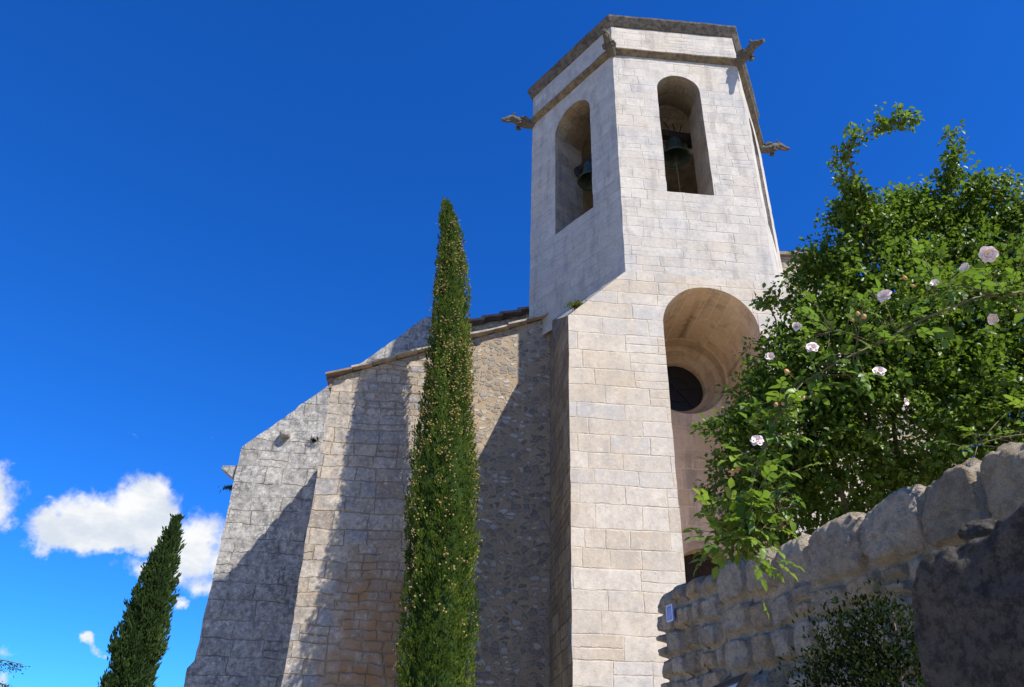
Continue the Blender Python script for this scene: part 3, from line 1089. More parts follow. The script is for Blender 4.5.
def blob_mesh(c, r, seed, mat, name, parent, flat=(1, 1, 1), sub=3, amp=.22, fr_=1.6):
    bm = bmesh.new()
    bmesh.ops.create_icosphere(bm, subdivisions=sub, radius=1.0)
    for v in bm.verts:
        d = v.co.normalized()
        k = 1 + amp * mn.noise(d * fr_ + Vector((seed, seed * 2.1, 0))) + amp * .5 * mn.noise(d * fr_ * 2.7 + Vector((seed, 0, 3)))
        v.co = Vector((d.x * r * flat[0] * k, d.y * r * flat[1] * k, d.z * r * flat[2] * k))
    me = bpy.data.meshes.new(name)
    bm.to_mesh(me)
    bm.free()
    for p_ in me.polygons:
        p_.use_smooth = True
    me.materials.append(mat)
    o = bpy.data.objects.new(name, me)
    COL.objects.link(o)
    if parent:
        o.parent = parent
    o.location = c
    return o


blob_mesh((-7.53, EV - .06, 8.0), .13, 3., MT['rear'], 'stone_knob', rear, (1, 1, 1.05))

# --- wall and tile edge right of the tower
rt = MB()
RV = 3.0
rp = [(3.9, 12.62), (5.45, 12.86), (5.9, 12.5), (8.2, 10.6), (8.2, Z0), (3.9, Z0)]
rt.face([(p[0], RV, p[1]) for p in rp[::-1]])
rt.face([(8.2, RV, Z0), (8.2, RV + 6, Z0), (8.2, RV + 6, 10.6), (8.2, RV, 10.6)])
right = rt.build('right_wall', MT['quoin'], church, (0, 0, H))
for i in range(4):
    tb = MB()
    u = 4.0 + i * .42
    tb.obox((u + .2, RV + .16, 12.70 + i * .06), (.24, 0, .02), (0, .28, 0), (0, 0, .05))
    tb.build('verge_tile', MT['tile_dark'], right)
tb = MB()
tb.obox((6.9, RV + .16, 11.72), (1.35, 0, -1.14), (0, .28, 0), (.03, 0, .04))
tb.build('verge_tile', MT['tile_dark'], right)


# ------------------------------------------------------------------ bells (hang in the tower)
def bell(name, u, v, z, r, label, rz):
    b = empty(name, chw(u, v, z), CH_ROT + rz, label, 'bell', 'bells hanging in the tower')
    k = r / .38
    m = MB()
    m.lathe([(0, .62 * k), (.12 * k, .61 * k), (.19 * k, .55 * k), (.215 * k, .42 * k), (.24 * k, .25 * k), (.29 * k, .10 * k), (.375 * k, 0), (.38 * k, -.03 * k), (.35 * k, -.03 * k), (.27 * k, .08 * k), (.20 * k, .3 * k), (.15 * k, .52 * k), (0, .55 * k)], (0, 0, 0), (0, 0, 1), 36)
    m.lathe([(.305 * k, .085 * k), (.318 * k, .075 * k), (.30 * k, .06 * k)], (0, 0, 0), (0, 0, 1), 36)
    m.build('bell_body', MT['bronze'], b)
    c = MB()
    c.tube([(0, 0, .5 * k), (0, 0, .05 * k)], .014, 6)
    c.lathe([(0, .08 * k), (.05 * k, .04 * k), (.06 * k, 0), (.05 * k, -.04 * k), (0, -.07 * k)], (0, 0, -.02 * k), (0, 0, 1), 14)
    c.build('clapper', MT['iron'], b)
    h = MB()
    h.box(-.55 * k, .46 * k, -.09 * k, .09 * k, .64 * k, .84 * k)
    h.build('headstock', MT['dark_wood'], b)
    w = MB()
    w.lathe([(0, 0), (.20 * k, 0), (.21 * k, .03), (.20 * k, .06), (0, .06)], (.46 * k, 0, .68 * k), (1, 0, 0), 24)
    w.build('wheel', MT['iron'], b)
    for x in (-.12, 0, .12):
        t = MB()
        t.tube([(x * .8 * k, -.10 * k, .58 * k), (x * 1.4 * k, -.11 * k, .9 * k), (x * 2.0 * k, -.06 * k, 1.12 * k)], .013, 6)
        t.build('strap', MT['iron'], b)
    return b


b1 = bell('church_bell', 1.80, 1.35, 14.40, .375, 'green bronze bell in the front opening of the tower', .1)
rp_ = MB()
rp_.tube([(0, 0, -.05), (.02, .0, -.6), (.03, 0, -1.8)], .011, 6)
rp_.build('bell_rope', MT['rope'], b1)
bell('church_bell', -.30, 1.72, 13.72, .36, 'dark bell silhouetted in the left opening of the tower', 2.0)
bm_ = MB()
bm_.box(.5, 3.0, 1.62, 1.80, 15.02, 15.2)
bm_.build('bell_beam', MT['old_wood'], tower)


# ------------------------------------------------------------------ vegetation helpers
def leaf_mesh(name, P, D, Nrm, Ln, Wd, tint, mat, parent=None, fold=.25, curl=.15, rnd=None):
    """P base points, D leaf directions, Nrm leaf normals, sizes per leaf: five-sided folded leaves"""
    P, D, Nrm = map(np.asarray, (P, D, Nrm))
    n = len(P)
    D = D / (np.linalg.norm(D, axis=1, keepdims=True) + 1e-9)
    X = np.cross(D, Nrm)
    X /= (np.linalg.norm(X, axis=1, keepdims=True) + 1e-9)
    Nn = np.cross(X, D)
    Ln = np.asarray(Ln).reshape(-1, 1)
    Wd = np.asarray(Wd).reshape(-1, 1)
    base = P
    l1 = P + D * Ln * .35 + X * Wd * .5 + Nn * Wd * fold
    r1 = P + D * Ln * .35 - X * Wd * .5 + Nn * Wd * fold
    l2 = P + D * Ln * .72 + X * Wd * .36 + Nn * (Wd * fold * .7 - Ln * curl * .5)
    r2 = P + D * Ln * .72 - X * Wd * .36 + Nn * (Wd * fold * .7 - Ln * curl * .5)
    mid = P + D * Ln * .55
    tip = P + D * Ln - Nn * Ln * curl
    V = np.stack([base, l1, l2, tip, r2, r1, mid], 1).reshape(-1, 3)
    idx = np.arange(n)[:, None] * 7
    f1 = np.concatenate([idx + 0, idx + 6, idx + 2, idx + 1], 1)
    f2 = np.concatenate([idx + 6, idx + 3, idx + 2, idx + 2], 1)
    quads = np.concatenate([idx + 0, idx + 5, idx + 4, idx + 6], 1)
    tri1 = np.concatenate([idx + 6, idx + 3, idx + 2], 1)
    tri2 = np.concatenate([idx + 6, idx + 4, idx + 3], 1)
    me = bpy.data.meshes.new(name)
    nq = 2 * n
    ntri = 2 * n
    loops = np.concatenate([f1.ravel(), quads.ravel(), tri1.ravel(), tri2.ravel()]).astype(np.int32)
    starts = np.concatenate([np.arange(nq) * 4, nq * 4 + np.arange(ntri) * 3]).astype(np.int32)
    me.vertices.add(len(V))
    me.vertices.foreach_set('co', V.astype(np.float32).ravel())
    me.loops.add(len(loops))
    me.loops.foreach_set('vertex_index', loops)
    me.polygons.add(len(starts))
    me.polygons.foreach_set('loop_start', starts)
    me.update(calc_edges=True)
    at_ = me.attributes.new('tint', 'FLOAT', 'FACE')
    tint = np.asarray(tint)
    at_.data.foreach_set('value', np.concatenate([tint, tint, tint, tint]).astype(np.float32))
    me.materials.append(mat)
    o = bpy.data.objects.new(name, me)
    COL.objects.link(o)
    if parent:
        o.parent = parent
    return o


def blade_mesh(name, P, D, Ln, Wd, tint, mat, parent=None):
    """two crossed slim blades per tuft, for conifers"""
    P, D = np.asarray(P), np.asarray(D)
    n = len(P)
    D = D / np.linalg.norm(D, axis=1, keepdims=True)
    A = rng.normal(size=(n, 3))
    X = np.cross(D, A)
    X /= np.linalg.norm(X, axis=1, keepdims=True)
    Y = np.cross(D, X)
    Ln = np.asarray(Ln).reshape(-1, 1)
    Wd = np.asarray(Wd).reshape(-1, 1)
    V, = [np.stack([P - X * Wd * .25, P + D * Ln * .45 - X * Wd * .5, P + D * Ln, P + D * Ln * .45 + X * Wd * .5, P - Y * Wd * .25, P + D * Ln * .5 - Y * Wd * .5, P + D * Ln * .92, P + D * Ln * .4 + Y * Wd * .5], 1).reshape(-1, 3)]
    idx = np.arange(n)[:, None] * 8
    q = np.concatenate([np.concatenate([idx, idx + 1, idx + 2, idx + 3], 1), np.concatenate([idx + 4, idx + 5, idx + 6, idx + 7], 1)])
    me = bpy.data.meshes.new(name)
    me.vertices.add(len(V))
    me.vertices.foreach_set('co', V.astype(np.float32).ravel())
    me.loops.add(q.size)
    me.loops.foreach_set('vertex_index', q.ravel().astype(np.int32))
    me.polygons.add(len(q))
    me.polygons.foreach_set('loop_start', (np.arange(len(q)) * 4).astype(np.int32))
    me.update(calc_edges=True)
    at_ = me.attributes.new('tint', 'FLOAT', 'FACE')
    tint = np.asarray(tint)
    at_.data.foreach_set('value', np.concatenate([tint, tint]).astype(np.float32))
    me.materials.append(mat)
    o = bpy.data.objects.new(name, me)
    COL.objects.link(o)
    if parent:
        o.parent = parent
    return o


def cypress(name, base, tip, prof, dv, ntuft, tl, tw_, mat, label, depth_k=1.0, depth_dir=None, axis=None, cones=0, seed=0., group=None, amp=.16):
    """prof: (height fraction, radius). dv: horizontal axis across the crown; depth_dir: second axis (scaled by depth_k)"""
    root = empty(name, base, 0, label, 'tree', group)
    base = Vector(base)
    ax = Vector(tip) - base
    Hh = ax.z
    hs = [p[0] for p in prof]
    rs = [p[1] for p in prof]
    dv = Vector(dv)
    dd_ = Vector(depth_dir)

    af = [p[0] for p in axis] if axis else None

    def axp(f):
        if not axis:
            return ax * f
        return Vector([float(np.interp(f, af, [p[1][i] for p in axis])) for i in range(3)])

    def rad(f, a):
        r = float(np.interp(f, hs, rs))
        nz = mn.noise(Vector((math.cos(a) * 1.9 + seed, math.sin(a) * 1.9, f * Hh * .55))) + .6 * mn.noise(Vector((math.cos(a) * 4 + seed, math.sin(a) * 4, f * Hh * 1.5)))
        return r * (1 + amp * nz)

    def pos(f, a, k=1.0):
        r = rad(f, a) * k
        return axp(f) + dv * (math.cos(a) * r) + dd_ * (math.sin(a) * r * depth_k)
    # trunk
    t = MB()
    t.tube([(0, 0, -.2), tuple(axp(.3)), tuple(axp(.85))], [.16, .11, .03], 10)
    t.build('trunk', MT['bark'], root)
    # inner shell, coloured darker for the shade between sprays
    cm = MB()
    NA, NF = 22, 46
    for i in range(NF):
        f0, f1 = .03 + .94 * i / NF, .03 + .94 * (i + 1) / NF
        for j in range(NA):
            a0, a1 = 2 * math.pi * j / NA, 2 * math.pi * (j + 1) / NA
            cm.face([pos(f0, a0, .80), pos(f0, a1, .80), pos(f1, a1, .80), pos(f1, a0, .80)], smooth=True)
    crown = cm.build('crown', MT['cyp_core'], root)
    # outer sprays: clumps of upright tufts
    P, D, T = [], [], []
    cum = np.array([float(np.interp(f, hs, rs)) for f in np.linspace(0, 1, 400)])
    cum = np.cumsum(cum + .03)
    cum /= cum[-1]
    per = 9
    for c in range(ntuft // per):
        f = float(np.interp(random.random(), cum, np.linspace(0, 1, 400)))
        a = random.uniform(0, 2 * math.pi)
        k = random.choice((.72, .84, .95, 1.0, 1.07))
        if cones and c % 60 == 0:
            k = 1.16
        p0 = pos(min(f, .995), a, k)
        outw = (dv * math.cos(a) + dd_ * math.sin(a)).normalized()
        base_t = random.gauss(.48, .17) + .8 * mn.noise(Vector((math.cos(a) * 3.1 + seed, math.sin(a) * 3.1, f * Hh * 1.1)))
        main = (Vector((0, 0, 1)) + outw * random.uniform(.1, .55)).normalized()
        side = main.cross(outw).normalized()
        for q in range(per):
            sg = random.gauss(0, 1)
            p = p0 + main * random.uniform(-.5, .6) * tl * 1.6 + side * sg * tl * .28 + outw * random.gauss(0, tl * .18)
            P.append(p)
            D.append(main + side * sg * .28 + Vector((random.gauss(0, .16), random.gauss(0, .16), random.gauss(0, .1))) + outw * .15)
            T.append(base_t + random.gauss(0, .12))
    # the very tip
    for q in range(60):
        f = random.uniform(.955, 1.0)
        P.append(pos(f, random.uniform(0, 6.28), random.random()))
        D.append(Vector((random.gauss(0, .2), random.gauss(0, .2), 1)))
        T.append(.6)
    n = len(P)
    ln = tl * rng.uniform(.6, 1.35, n)
    blade_mesh('foliage_sprays', np.array([tuple(p) for p in P]), np.array([tuple(d) for d in D]), ln, tw_ * rng.uniform(.7, 1.3, n), np.clip(T, 0, 1), mat, crown)
    if cones:
        bmc = bmesh.new()
        bmesh.ops.create_icosphere(bmc, subdivisions=1, radius=.016)
        me = bpy.data.meshes.new('cone')
        bmc.to_mesh(me)
        me.materials.append(MT['cone'])
        pts_ = []
        while len(pts_) < cones:
            f = random.triangular(.2, .985, .62)
            a = random.uniform(0, 2 * math.pi)
            if mn.noise(Vector((math.cos(a) * 2 + 5, math.sin(a) * 2, f * Hh * .6))) < random.uniform(-.5, .25):
                continue
            c_ = pos(f, a, random.uniform(1.02, 1.1))
            for q in range(random.randint(2, 5)):
                pts_.append(c_ + Vector((random.gauss(0, .04), random.gauss(0, .04), random.gauss(0, .05))))
        pts_.sort(key=lambda p: (base + p - Vector((0, 0, EYE))).length + (0 if (base + p).y < base.y else 50))
        for p in pts_[:100]:
            o = bpy.data.objects.new('cone', me)
            COL.objects.link(o)
            o.parent = crown
            o.location = p
            k = random.uniform(.8, 1.25)
            o.scale = (k, k, k * 1.1)
        bmr = bmesh.new()
        for p in pts_[100:]:
            bmesh.ops.create_icosphere(bmr, subdivisions=1, radius=.016 * random.uniform(.8, 1.25), matrix=Matrix.Translation(p))
        me2 = bpy.data.meshes.new('cones')
        bmr.to_mesh(me2)
        me2.materials.append(MT['cone'])
        o = bpy.data.objects.new('small_cones', me2)
        COL.objects.link(o)
        o.parent = crown
        tag(o, kind='stuff')
    return root


# main cypress, right in front of the aisle wall
CV = .70
zg = ground_h(0, 13)
cyp_line = [(-3.33, -.5), (-3.32, 1.51), (-3.33, 2.41), (-3.34, 3.72), (-3.41, 5.36), (-3.43, 5.94), (-3.46, 6.62), (-3.48, 7.91), (-3.55, 9.24), (-3.66, 10.77), (-3.86, 11.81)]
cb = chw(-3.33, CV, zg - EYE)
ct = chw(-3.86, CV, 11.81)
Hc = ct.z - cb.z


def hf(z):
    return (z + EYE - zg) / Hc


caxis = [(0, (0, 0, 0))] + [(hf(z), tuple(chw(u_, CV, z) - cb)) for u_, z in cyp_line[1:]]
prof = [(0, .25), (hf(.3), .46), (hf(1.8), .54), (hf(3.0), .55), (hf(4.8), .54), (hf(6.3), .475), (hf(7.3), .40), (hf(8.35), .36), (hf(9.2), .325), (hf(10.0), .28), (hf(10.8), .225), (hf(11.4), .15), (1.0, .025)]
cypress('cypress_tree', cb, ct, prof, _cu, 80000, .060, .019, MT['cyp_leaf'], 'tall slim green cypress dotted with tan cones against the church wall', depth_k=1.2, depth_dir=_cv,
        axis=caxis, cones=3000, seed=2., amp=.34)

# smaller cypress far left
fb = at(118, 760, 24)
ft = at(177, 518, 26.5)
fb2 = Vector((ft.x, ft.y, 0)) + Vector((-.35, 0, 0))
Hf = ft.z - fb2.z
right_of_view = Vector((ft.y, -ft.x, 0)).normalized()
cypress('cypress_tree', fb2, ft, [(0, .3), (.15, .62), (.45, .63), (.62, .57), (.76, .46), (.86, .34), (.93, .22), (.97, .12), (1., .02)], right_of_view, 26000, .15, .05, MT['cyp_far'],
        'smaller dark cypress standing beyond the church under the white clouds', depth_k=1.0, depth_dir=Vector((-right_of_view.y, right_of_view.x, 0)), seed=8., amp=.5)

# cedar at the left edge, mostly outside the picture
cd_p = at(-80, 645, 12)
cedar = empty('cedar_tree', (cd_p.x, cd_p.y, ground_h(cd_p.x, cd_p.y)), 0, 'dark conifer reaching a feathery branch tip in from the left edge', 'tree')
tb = MB()
tb.tube([(0, 0, -.2), (0, 0, 2.2), (0, .05, cd_p.z + 1.0)], [.13, .09, .02], 9)
tb.build('trunk', MT['bark'], cedar)
P, D, T = [], [], []
lm = MB()
hz = cd_p.z - cedar.location.z
for k in range(16):
    z = hz * (.35 + .6 * k / 16)
    a = k * 2.4
    if k in (10, 12):
        a = math.atan2(0, 1) + .05 * (k - 11)
    L_ = 1.30 * (1.25 - k / 20) if k not in (10, 12) else 1.62
    tip = Vector((math.cos(a) * L_, math.sin(a) * L_, z + (.10 if k != 12 else .25)))
    path = [Vector((0, 0, z)).lerp(tip, f) + Vector((0, 0, .18 * math.sin(f * 3.1))) for f in np.linspace(0, 1, 7)]
    lm.tube(path, [.02 - .0025 * i for i in range(7)], 6)
    for q in range(420):
        f = random.random() ** .7
        p = path[0].lerp(path[-1], f) + Vector((0, 0, .18 * math.sin(f * 3.1)))
        P.append(tuple(p + Vector((random.gauss(0, .045), random.gauss(0, .045), -abs(random.gauss(0, .075))))))
        D.append((math.cos(a) + random.gauss(0, .6), math.sin(a) + random.gauss(0, .6), random.gauss(-.5, .4)))
        T.append(random.random())
lm.build('branch', MT['bark'], cedar)
blade_mesh('needles', P, D, rng.uniform(.03, .06, len(P)), rng.uniform(.010, .018, len(P)), T, MT['cedar_leaf'], cedar)


# ------------------------------------------------------------------ low stone wall in front, right
WA, WB = Vector((.97, 5.0)), Vector((1.90, 2.65))
wt = (WB - WA).normalized()          # towards the camera
wn_ = Vector((wt.y, -wt.x))          # to the left-hand visible side
if wn_.x > 0:
    wn_ = -wn_
WL = 4.1
swall = empty('stone_wall', (WA.x, WA.y, ground_h(WA.x, WA.y)), math.atan2(wt.y, wt.x), 'low field-stone wall with lime mortar beside the rose bush', 'wall')
sz0 = swall.location.z
ztop = EYE + 1.20 - sz0
# local axes: x along the wall towards the camera, y: left normal of x.  visible side sign:
ysgn = 1 if Vector((-wt.y, wt.x)).dot(wn_) > 0 else -1


random.seed(23)
# the stones of the face: squared, in rough courses, bigger blocks on top towards the camera
stones = []


def lay(xa, xb, za, zb_, wmin, wmax):
    x = xa
    while x < xb - .03:
        w = random.uniform(wmin, wmax)
        if xb - x - w < wmin * .7:
            w = xb - x
        if random.random() < .16 and zb_ - za > .12:
            m_ = za + (zb_ - za) * random.uniform(.4, .6)
            stones.append((x, x + w, za, m_))
            stones.append((x, x + w, m_, zb_))
        else:
            stones.append((x, x + w, za + random.uniform(-.012, .012), zb_ + random.uniform(-.012, .012)))
        x += w


top_edges = []


def zone_courses(xa, xb, top_h, hmin, hmax, wmin, wmax, tw0, tw1):
    z1 = ztop - .005
    x = xa
    n0 = len(stones)
    while x < xb - .04:
        w = random.uniform(tw0, tw1)
        if xb - x - w < tw0 * .6:
            w = xb - x
        up = random.uniform(-.022, .028)
        stones.append((x, x + w, z1 - top_h + random.uniform(-.02, .02), z1 + up + .05))
        top_edges.append((x, x + w, z1 + up))
        x += w
    z = z1 - top_h
    while z > -.1:
        hh = random.uniform(hmin, hmax)
        lay(xa + random.uniform(-.03, .03), xb + random.uniform(-.03, .03), z - hh, z, wmin, wmax)
        z -= hh


zone_courses(-.46, .62, .10, .10, .155, .10, .19, .12, .20)
zone_courses(.62, 1.35, .20, .11, .17, .12, .25, .20, .29)
zone_courses(1.35, 4.1, .25, .12, .19, .15, .30, .26, .36)


def top_of(a):
    for x0, x1, z in top_edges:
        if x0 <= a < x1:
            u = (a - x0) / (x1 - x0)
            e = min(u, 1 - u) * (x1 - x0)
            return z + (.055 if a > 1.0 else .0) * min(1, max(0, (a - .8) / 1.2)) - .028 * max(0, 1 - e / .035) ** 2 + .010 * mn.noise(Vector((a * 9, 1, 1)))
    return ztop - .02


na, nf, nt = 460, 200, 30
A_ = np.concatenate([np.linspace(-.46, 0, 48)[:-1], np.linspace(0, 2.9, na - 80), np.linspace(2.9, WL, 35)[1:]])
na = len(A_)
tops = np.array([top_of(a) for a in A_])
zmin = .35
G = np.zeros((na, nf + nt, 3))
Nn = np.zeros((na, nf + nt, 3))
AA = np.zeros((na, nf + nt))
ZZ = np.zeros((na, nf + nt))
for i, a in enumerate(A_):
    f = min(1, max(0, (a + .04) / .08))
    f = f * f * (3 - 2 * f)
    nx, ny = -(1 - f), f
    l_ = math.hypot(nx, ny)
    nx, ny = nx / l_, ny / l_ * ysgn
    px, py = max(a, 0), ysgn * min(a, 0)
    if abs(a) < .04:
        px += .012 * (1 - abs(a) / .04)
        py -= ysgn * .012 * (1 - abs(a) / .04)
    for j in range(nf + nt):
        if j < nf:
            z = zmin + (tops[i] - zmin) * j / (nf - 1)
            dz_ = tops[i] - z
            inw = .045 - math.sqrt(max(0, .045 ** 2 - (.045 - dz_) ** 2)) if dz_ < .045 else 0
            up = max(0, 1 - dz_ / .045)
            zz = z
        else:
            k_ = (j - nf + 1) / nt
            inw = .045 + .42 * k_
            z = tops[i] + .012 * mn.noise(Vector((a * 7, inw * 7, 4)))
            up = 1.
            zz = tops[i] + inw * .4
        G[i, j] = (px - nx * inw, py - ny * inw, z)
        v_ = Vector((nx * (1 - up), ny * (1 - up), up)).normalized()
        Nn[i, j] = v_[:]
        AA[i, j] = a
        ZZ[i, j] = zz if j < nf else tops[i] - .03
# heights
wx = np.zeros_like(AA)
wz = np.zeros_like(AA)
fine = np.zeros_like(AA)
for i in range(na):
    for j in range(nf + nt):
        p3 = Vector(G[i, j])
        n_ = mn.noise_vector(p3 * 7)
        m_ = mn.noise_vector(p3 * 22)
        wx[i, j] = n_.x * .016 + m_.x * .008
        wz[i, j] = n_.z * .016 + m_.z * .008
        fine[i, j] = .007 * n_.y + .0065 * m_.y + .0045 * mn.noise(p3 * 48) + .0025 * mn.noise(p3 * 95)
Hh_ = fine * .9 - .014
mort = np.ones_like(AA)
tint = np.full(AA.shape, .5)
X_, Z_ = AA + wx, ZZ + wz
for (x0, x1, z0_, z1_) in stones:
    cx_, cz_ = (x0 + x1) / 2, (z0_ + z1_) / 2
    jx = random.uniform(.005, .014)
    hx_, hz_ = (x1 - x0) / 2 - jx, (z1_ - z0_) / 2 - jx
    if hx_ < .02 or hz_ < .02:
        continue
    rad = min(hx_, hz_) * random.uniform(.25, .6)
    sel = (np.abs(X_ - cx_) < hx_ + .01) & (np.abs(Z_ - cz_) < hz_ + .01)
    if not sel.any():
        continue
    dx_ = X_[sel] - cx_
    dz_ = Z_[sel] - cz_
    sk = random.uniform(-.18, .18)
    dxs = dx_ - sk * dz_ * .6
    qx, qz = np.abs(dxs) - hx_ + rad, np.abs(dz_) - hz_ + rad
    sd = np.hypot(np.maximum(qx, 0), np.maximum(qz, 0)) + np.minimum(np.maximum(qx, qz), 0) - rad
    t_ = np.clip(-sd / random.uniform(.008, .016), 0, 1)
    t_ = t_ * t_ * (3 - 2 * t_)
    prot = random.uniform(.022, .052)
    hh_ = prot + random.uniform(-.08, .08) * dx_ + random.uniform(-.10, .06) * dz_ - .35 * ((dx_ / hx_) ** 4 + (dz_ / hz_) ** 4) * .012
    for _ in range(3):
        an = random.uniform(0, 6.28)
        lim = prot + random.uniform(.0, .012)
        gsl = random.uniform(.25, .7)
        off_ = random.uniform(.35, .8) * min(hx_, hz_)
        pl_ = lim - gsl * (dx_ * math.cos(an) + dz_ * math.sin(an) - off_)
        hh_ = np.minimum(hh_, pl_)
    hh_ = np.maximum(hh_, -.004) + fine[sel] * 1.25
    Hh_[sel] = Hh_[sel] * (1 - t_) + hh_ * t_
    tv = random.random()
    tint[sel] = np.where(t_ > .3, tv, tint[sel])
    mort[sel] = np.minimum(mort[sel], 1 - t_)
V = (G + Nn * Hh_[..., None]).reshape(-1, 3)
idx = (np.arange(na - 1)[:, None] * (nf + nt) + np.arange(nf + nt - 1)[None]).reshape(-1, 1)
q = np.concatenate([idx, idx + nf + nt, idx + nf + nt + 1, idx + 1], 1)
if ysgn > 0:
    q = q[:, ::-1]
me = bpy.data.meshes.new('stone_facing')
me.from_pydata(V.tolist(), [], q.tolist())
me.polygons.foreach_set('use_smooth', [True] * len(me.polygons))
for nm, arr in (('tint', tint), ('mortar', mort)):
    at_ = me.attributes.new(nm, 'FLOAT', 'POINT')
    at_.data.foreach_set('value', arr.reshape(-1).astype(np.float32))
me.materials.append(MT['fieldstone'])
o = bpy.data.objects.new('stone_facing', me)
COL.objects.link(o)
o.parent = swall
# plain inner core and back of the wall
mo = MB()
y0, y1 = sorted((ysgn * -.03, ysgn * -.47))
mo.box(.03, WL, y0, y1, -.3, ztop - .12)
mo.build('mortar_core', MT['wall_mortar'], swall)

# blue enamel plaque at the wall's end
wd = Vector((wt.x, wt.y, 0))
wnv = Vector((wn_.x, wn_.y, 0))
pq = empty('street_plaque', Vector((WA.x, WA.y, EYE + 1.05)) + wd * .20 + wnv * .055, 0, 'small blue enamel plaque on the far end of the stone wall', 'plaque')
m = MB()
m.obox((0, 0, 0), wd * .035, wnv * .004, (0, 0, .05))
m.build('plate', MT['plaque'], pq)
m = MB()
for sx in (-1, 1):
    m.obox(wd * .029 * sx + wnv * .006, wd * .003, wnv * .0015, (0, 0, .046))
for sz in (-1, 1):
    m.obox(Vector((0, 0, .044 * sz)) + wnv * .006, wd * .026, wnv * .0015, (0, 0, .003))
m.build('plate_border', MT['plaque_pale'], pq)

# ------------------------------------------------------------------ info panel
ip_c = at(750, 674.5, 3.45)      # its top corner nearest the camera
ip = empty('info_panel', (ip_c.x, ip_c.y, ground_h(ip_c.x, ip_c.y)), 0, 'tilted information panel with dark brown frame before the stone wall', 'sign')
away = Vector((math.sin(R(-5)), math.cos(R(-5)), 0))
tilt = (Vector((-away.y, away.x, 0)) * .62 + Vector((0, 0, -.78))).normalized()     # down the board
c0 = ip_c - Vector(ip.location)
m = MB()
bn = away.cross(tilt).normalized()
if bn.z < 0:
    bn = -bn
wB, hB = .52, .38
m.obox(c0 + away * wB / 2 + tilt * .017, away * wB / 2, tilt * .017, bn * .016)
m.obox(c0 + away * wB / 2 + tilt * (hB - .017), away * wB / 2, tilt * .017, bn * .016)
m.obox(c0 + away * .017 + tilt * hB / 2, away * .017, tilt * (hB / 2 - .034), bn * .016)
m.obox(c0 + away * (wB - .017) + tilt * hB / 2, away * .017, tilt * (hB / 2 - .034), bn * .016)
m.build('frame', MT['sign_frame'], ip)
m = MB()
m.obox(c0 + away * wB / 2 + tilt * hB / 2, away * (wB / 2 - .034), tilt * (hB / 2 - .034), bn * .006)
m.build('panel', MT['sign_panel'], ip)
for f in (.12, .40):
    m = MB()
    q = c0 + away * f + tilt * hB * .5
    m.tube([(q.x, q.y, -.1), (q.x, q.y, q.z - .012)], .022, 10)
    m.build('post', MT['sign_frame'], ip)

# ------------------------------------------------------------------ dark boulder slab in the corner
bfar = Vector((1.012, 2.045))
bo = bmesh.new()
r = bmesh.ops.create_cube(bo, size=2.0)
bmesh.ops.subdivide_edges(bo, edges=bo.edges[:], cuts=120, use_grid_fill=True)
Lb, Tb = 1.5, .30
zt = EYE + .585 - ground_h(1.1, 2.)
for v in bo.verts:
    d = v.co.copy()
    p_ = 16.
    k = (abs(d.x) ** p_ + abs(d.y) ** p_ + abs(d.z) ** p_) ** (-1 / p_)
    d = d * k
    x = (d.x + 1) / 2 * Lb
    y = -ysgn * (1 - d.y * ysgn) / 2 * Tb if False else (d.y - ysgn) / 2 * Tb
    top = zt - .055 + .045 * min(x / .12, 1) + .17 * x
    z = -.3 + (top + .3) * (d.z + 1) / 2
    q = Vector((x, y, z))
    n1 = mn.noise(q * 2.2 + Vector((4, 1, 2)))
    n2 = mn.noise(q * 6.5)
    n3 = mn.noise(q * 17)
    # broken top edge
    wv = max(0, d.z - .6) / .4
    q.z += wv * (.03 * mn.noise(Vector((x * 5.2, 1.3, 0))) + .028 * mn.noise(Vector((x * 14, 3.3, 0))) + .014 * mn.noise(Vector((x * 31, 3.3, 0))))
    q += Vector((.030 * n1 + .016 * n2 + .007 * n3, ysgn * (.026 * n1 + .016 * n2 + .010 * n3 + .007 * mn.noise(q * 34) + .004 * mn.noise(q * 75) - .02 * max(0, .25 - abs(mn.noise(q * 4.1 + Vector((9, 2, 5)))))), .018 * n2))
    v.co = q
me = bpy.data.meshes.new('boulder')
bmesh.ops.recalc_face_normals(bo, faces=bo.faces)
bo.to_mesh(me)
bo.free()
for p_ in me.polygons:
    p_.use_smooth = True
me.materials.append(MT['boulder'])
boul = bpy.data.objects.new('boulder', me)
COL.objects.link(boul)
boul.location = (bfar.x, bfar.y, ground_h(1.1, 2.0))
boul.rotation_euler = (0, 0, math.atan2(wt.y, wt.x))
tag(boul, 'large dark lichen-blackened slab of rock at the lower right corner', 'rock')
rk2 = blob_mesh(tuple(at(985, 533, 2.12)), .05, 7., MT['boulder'], 'loose_rock', None, (1.3, 1.0, .7), 4, .25, 1.8)
tag(rk2, 'small dark rock lying on top of the big boulder slab', 'rock')


# ------------------------------------------------------------------ shrubs and roses
def rand_dirs(n):
    d = rng.normal(size=(n, 3))
    return d / np.linalg.norm(d, axis=1, keepdims=True)


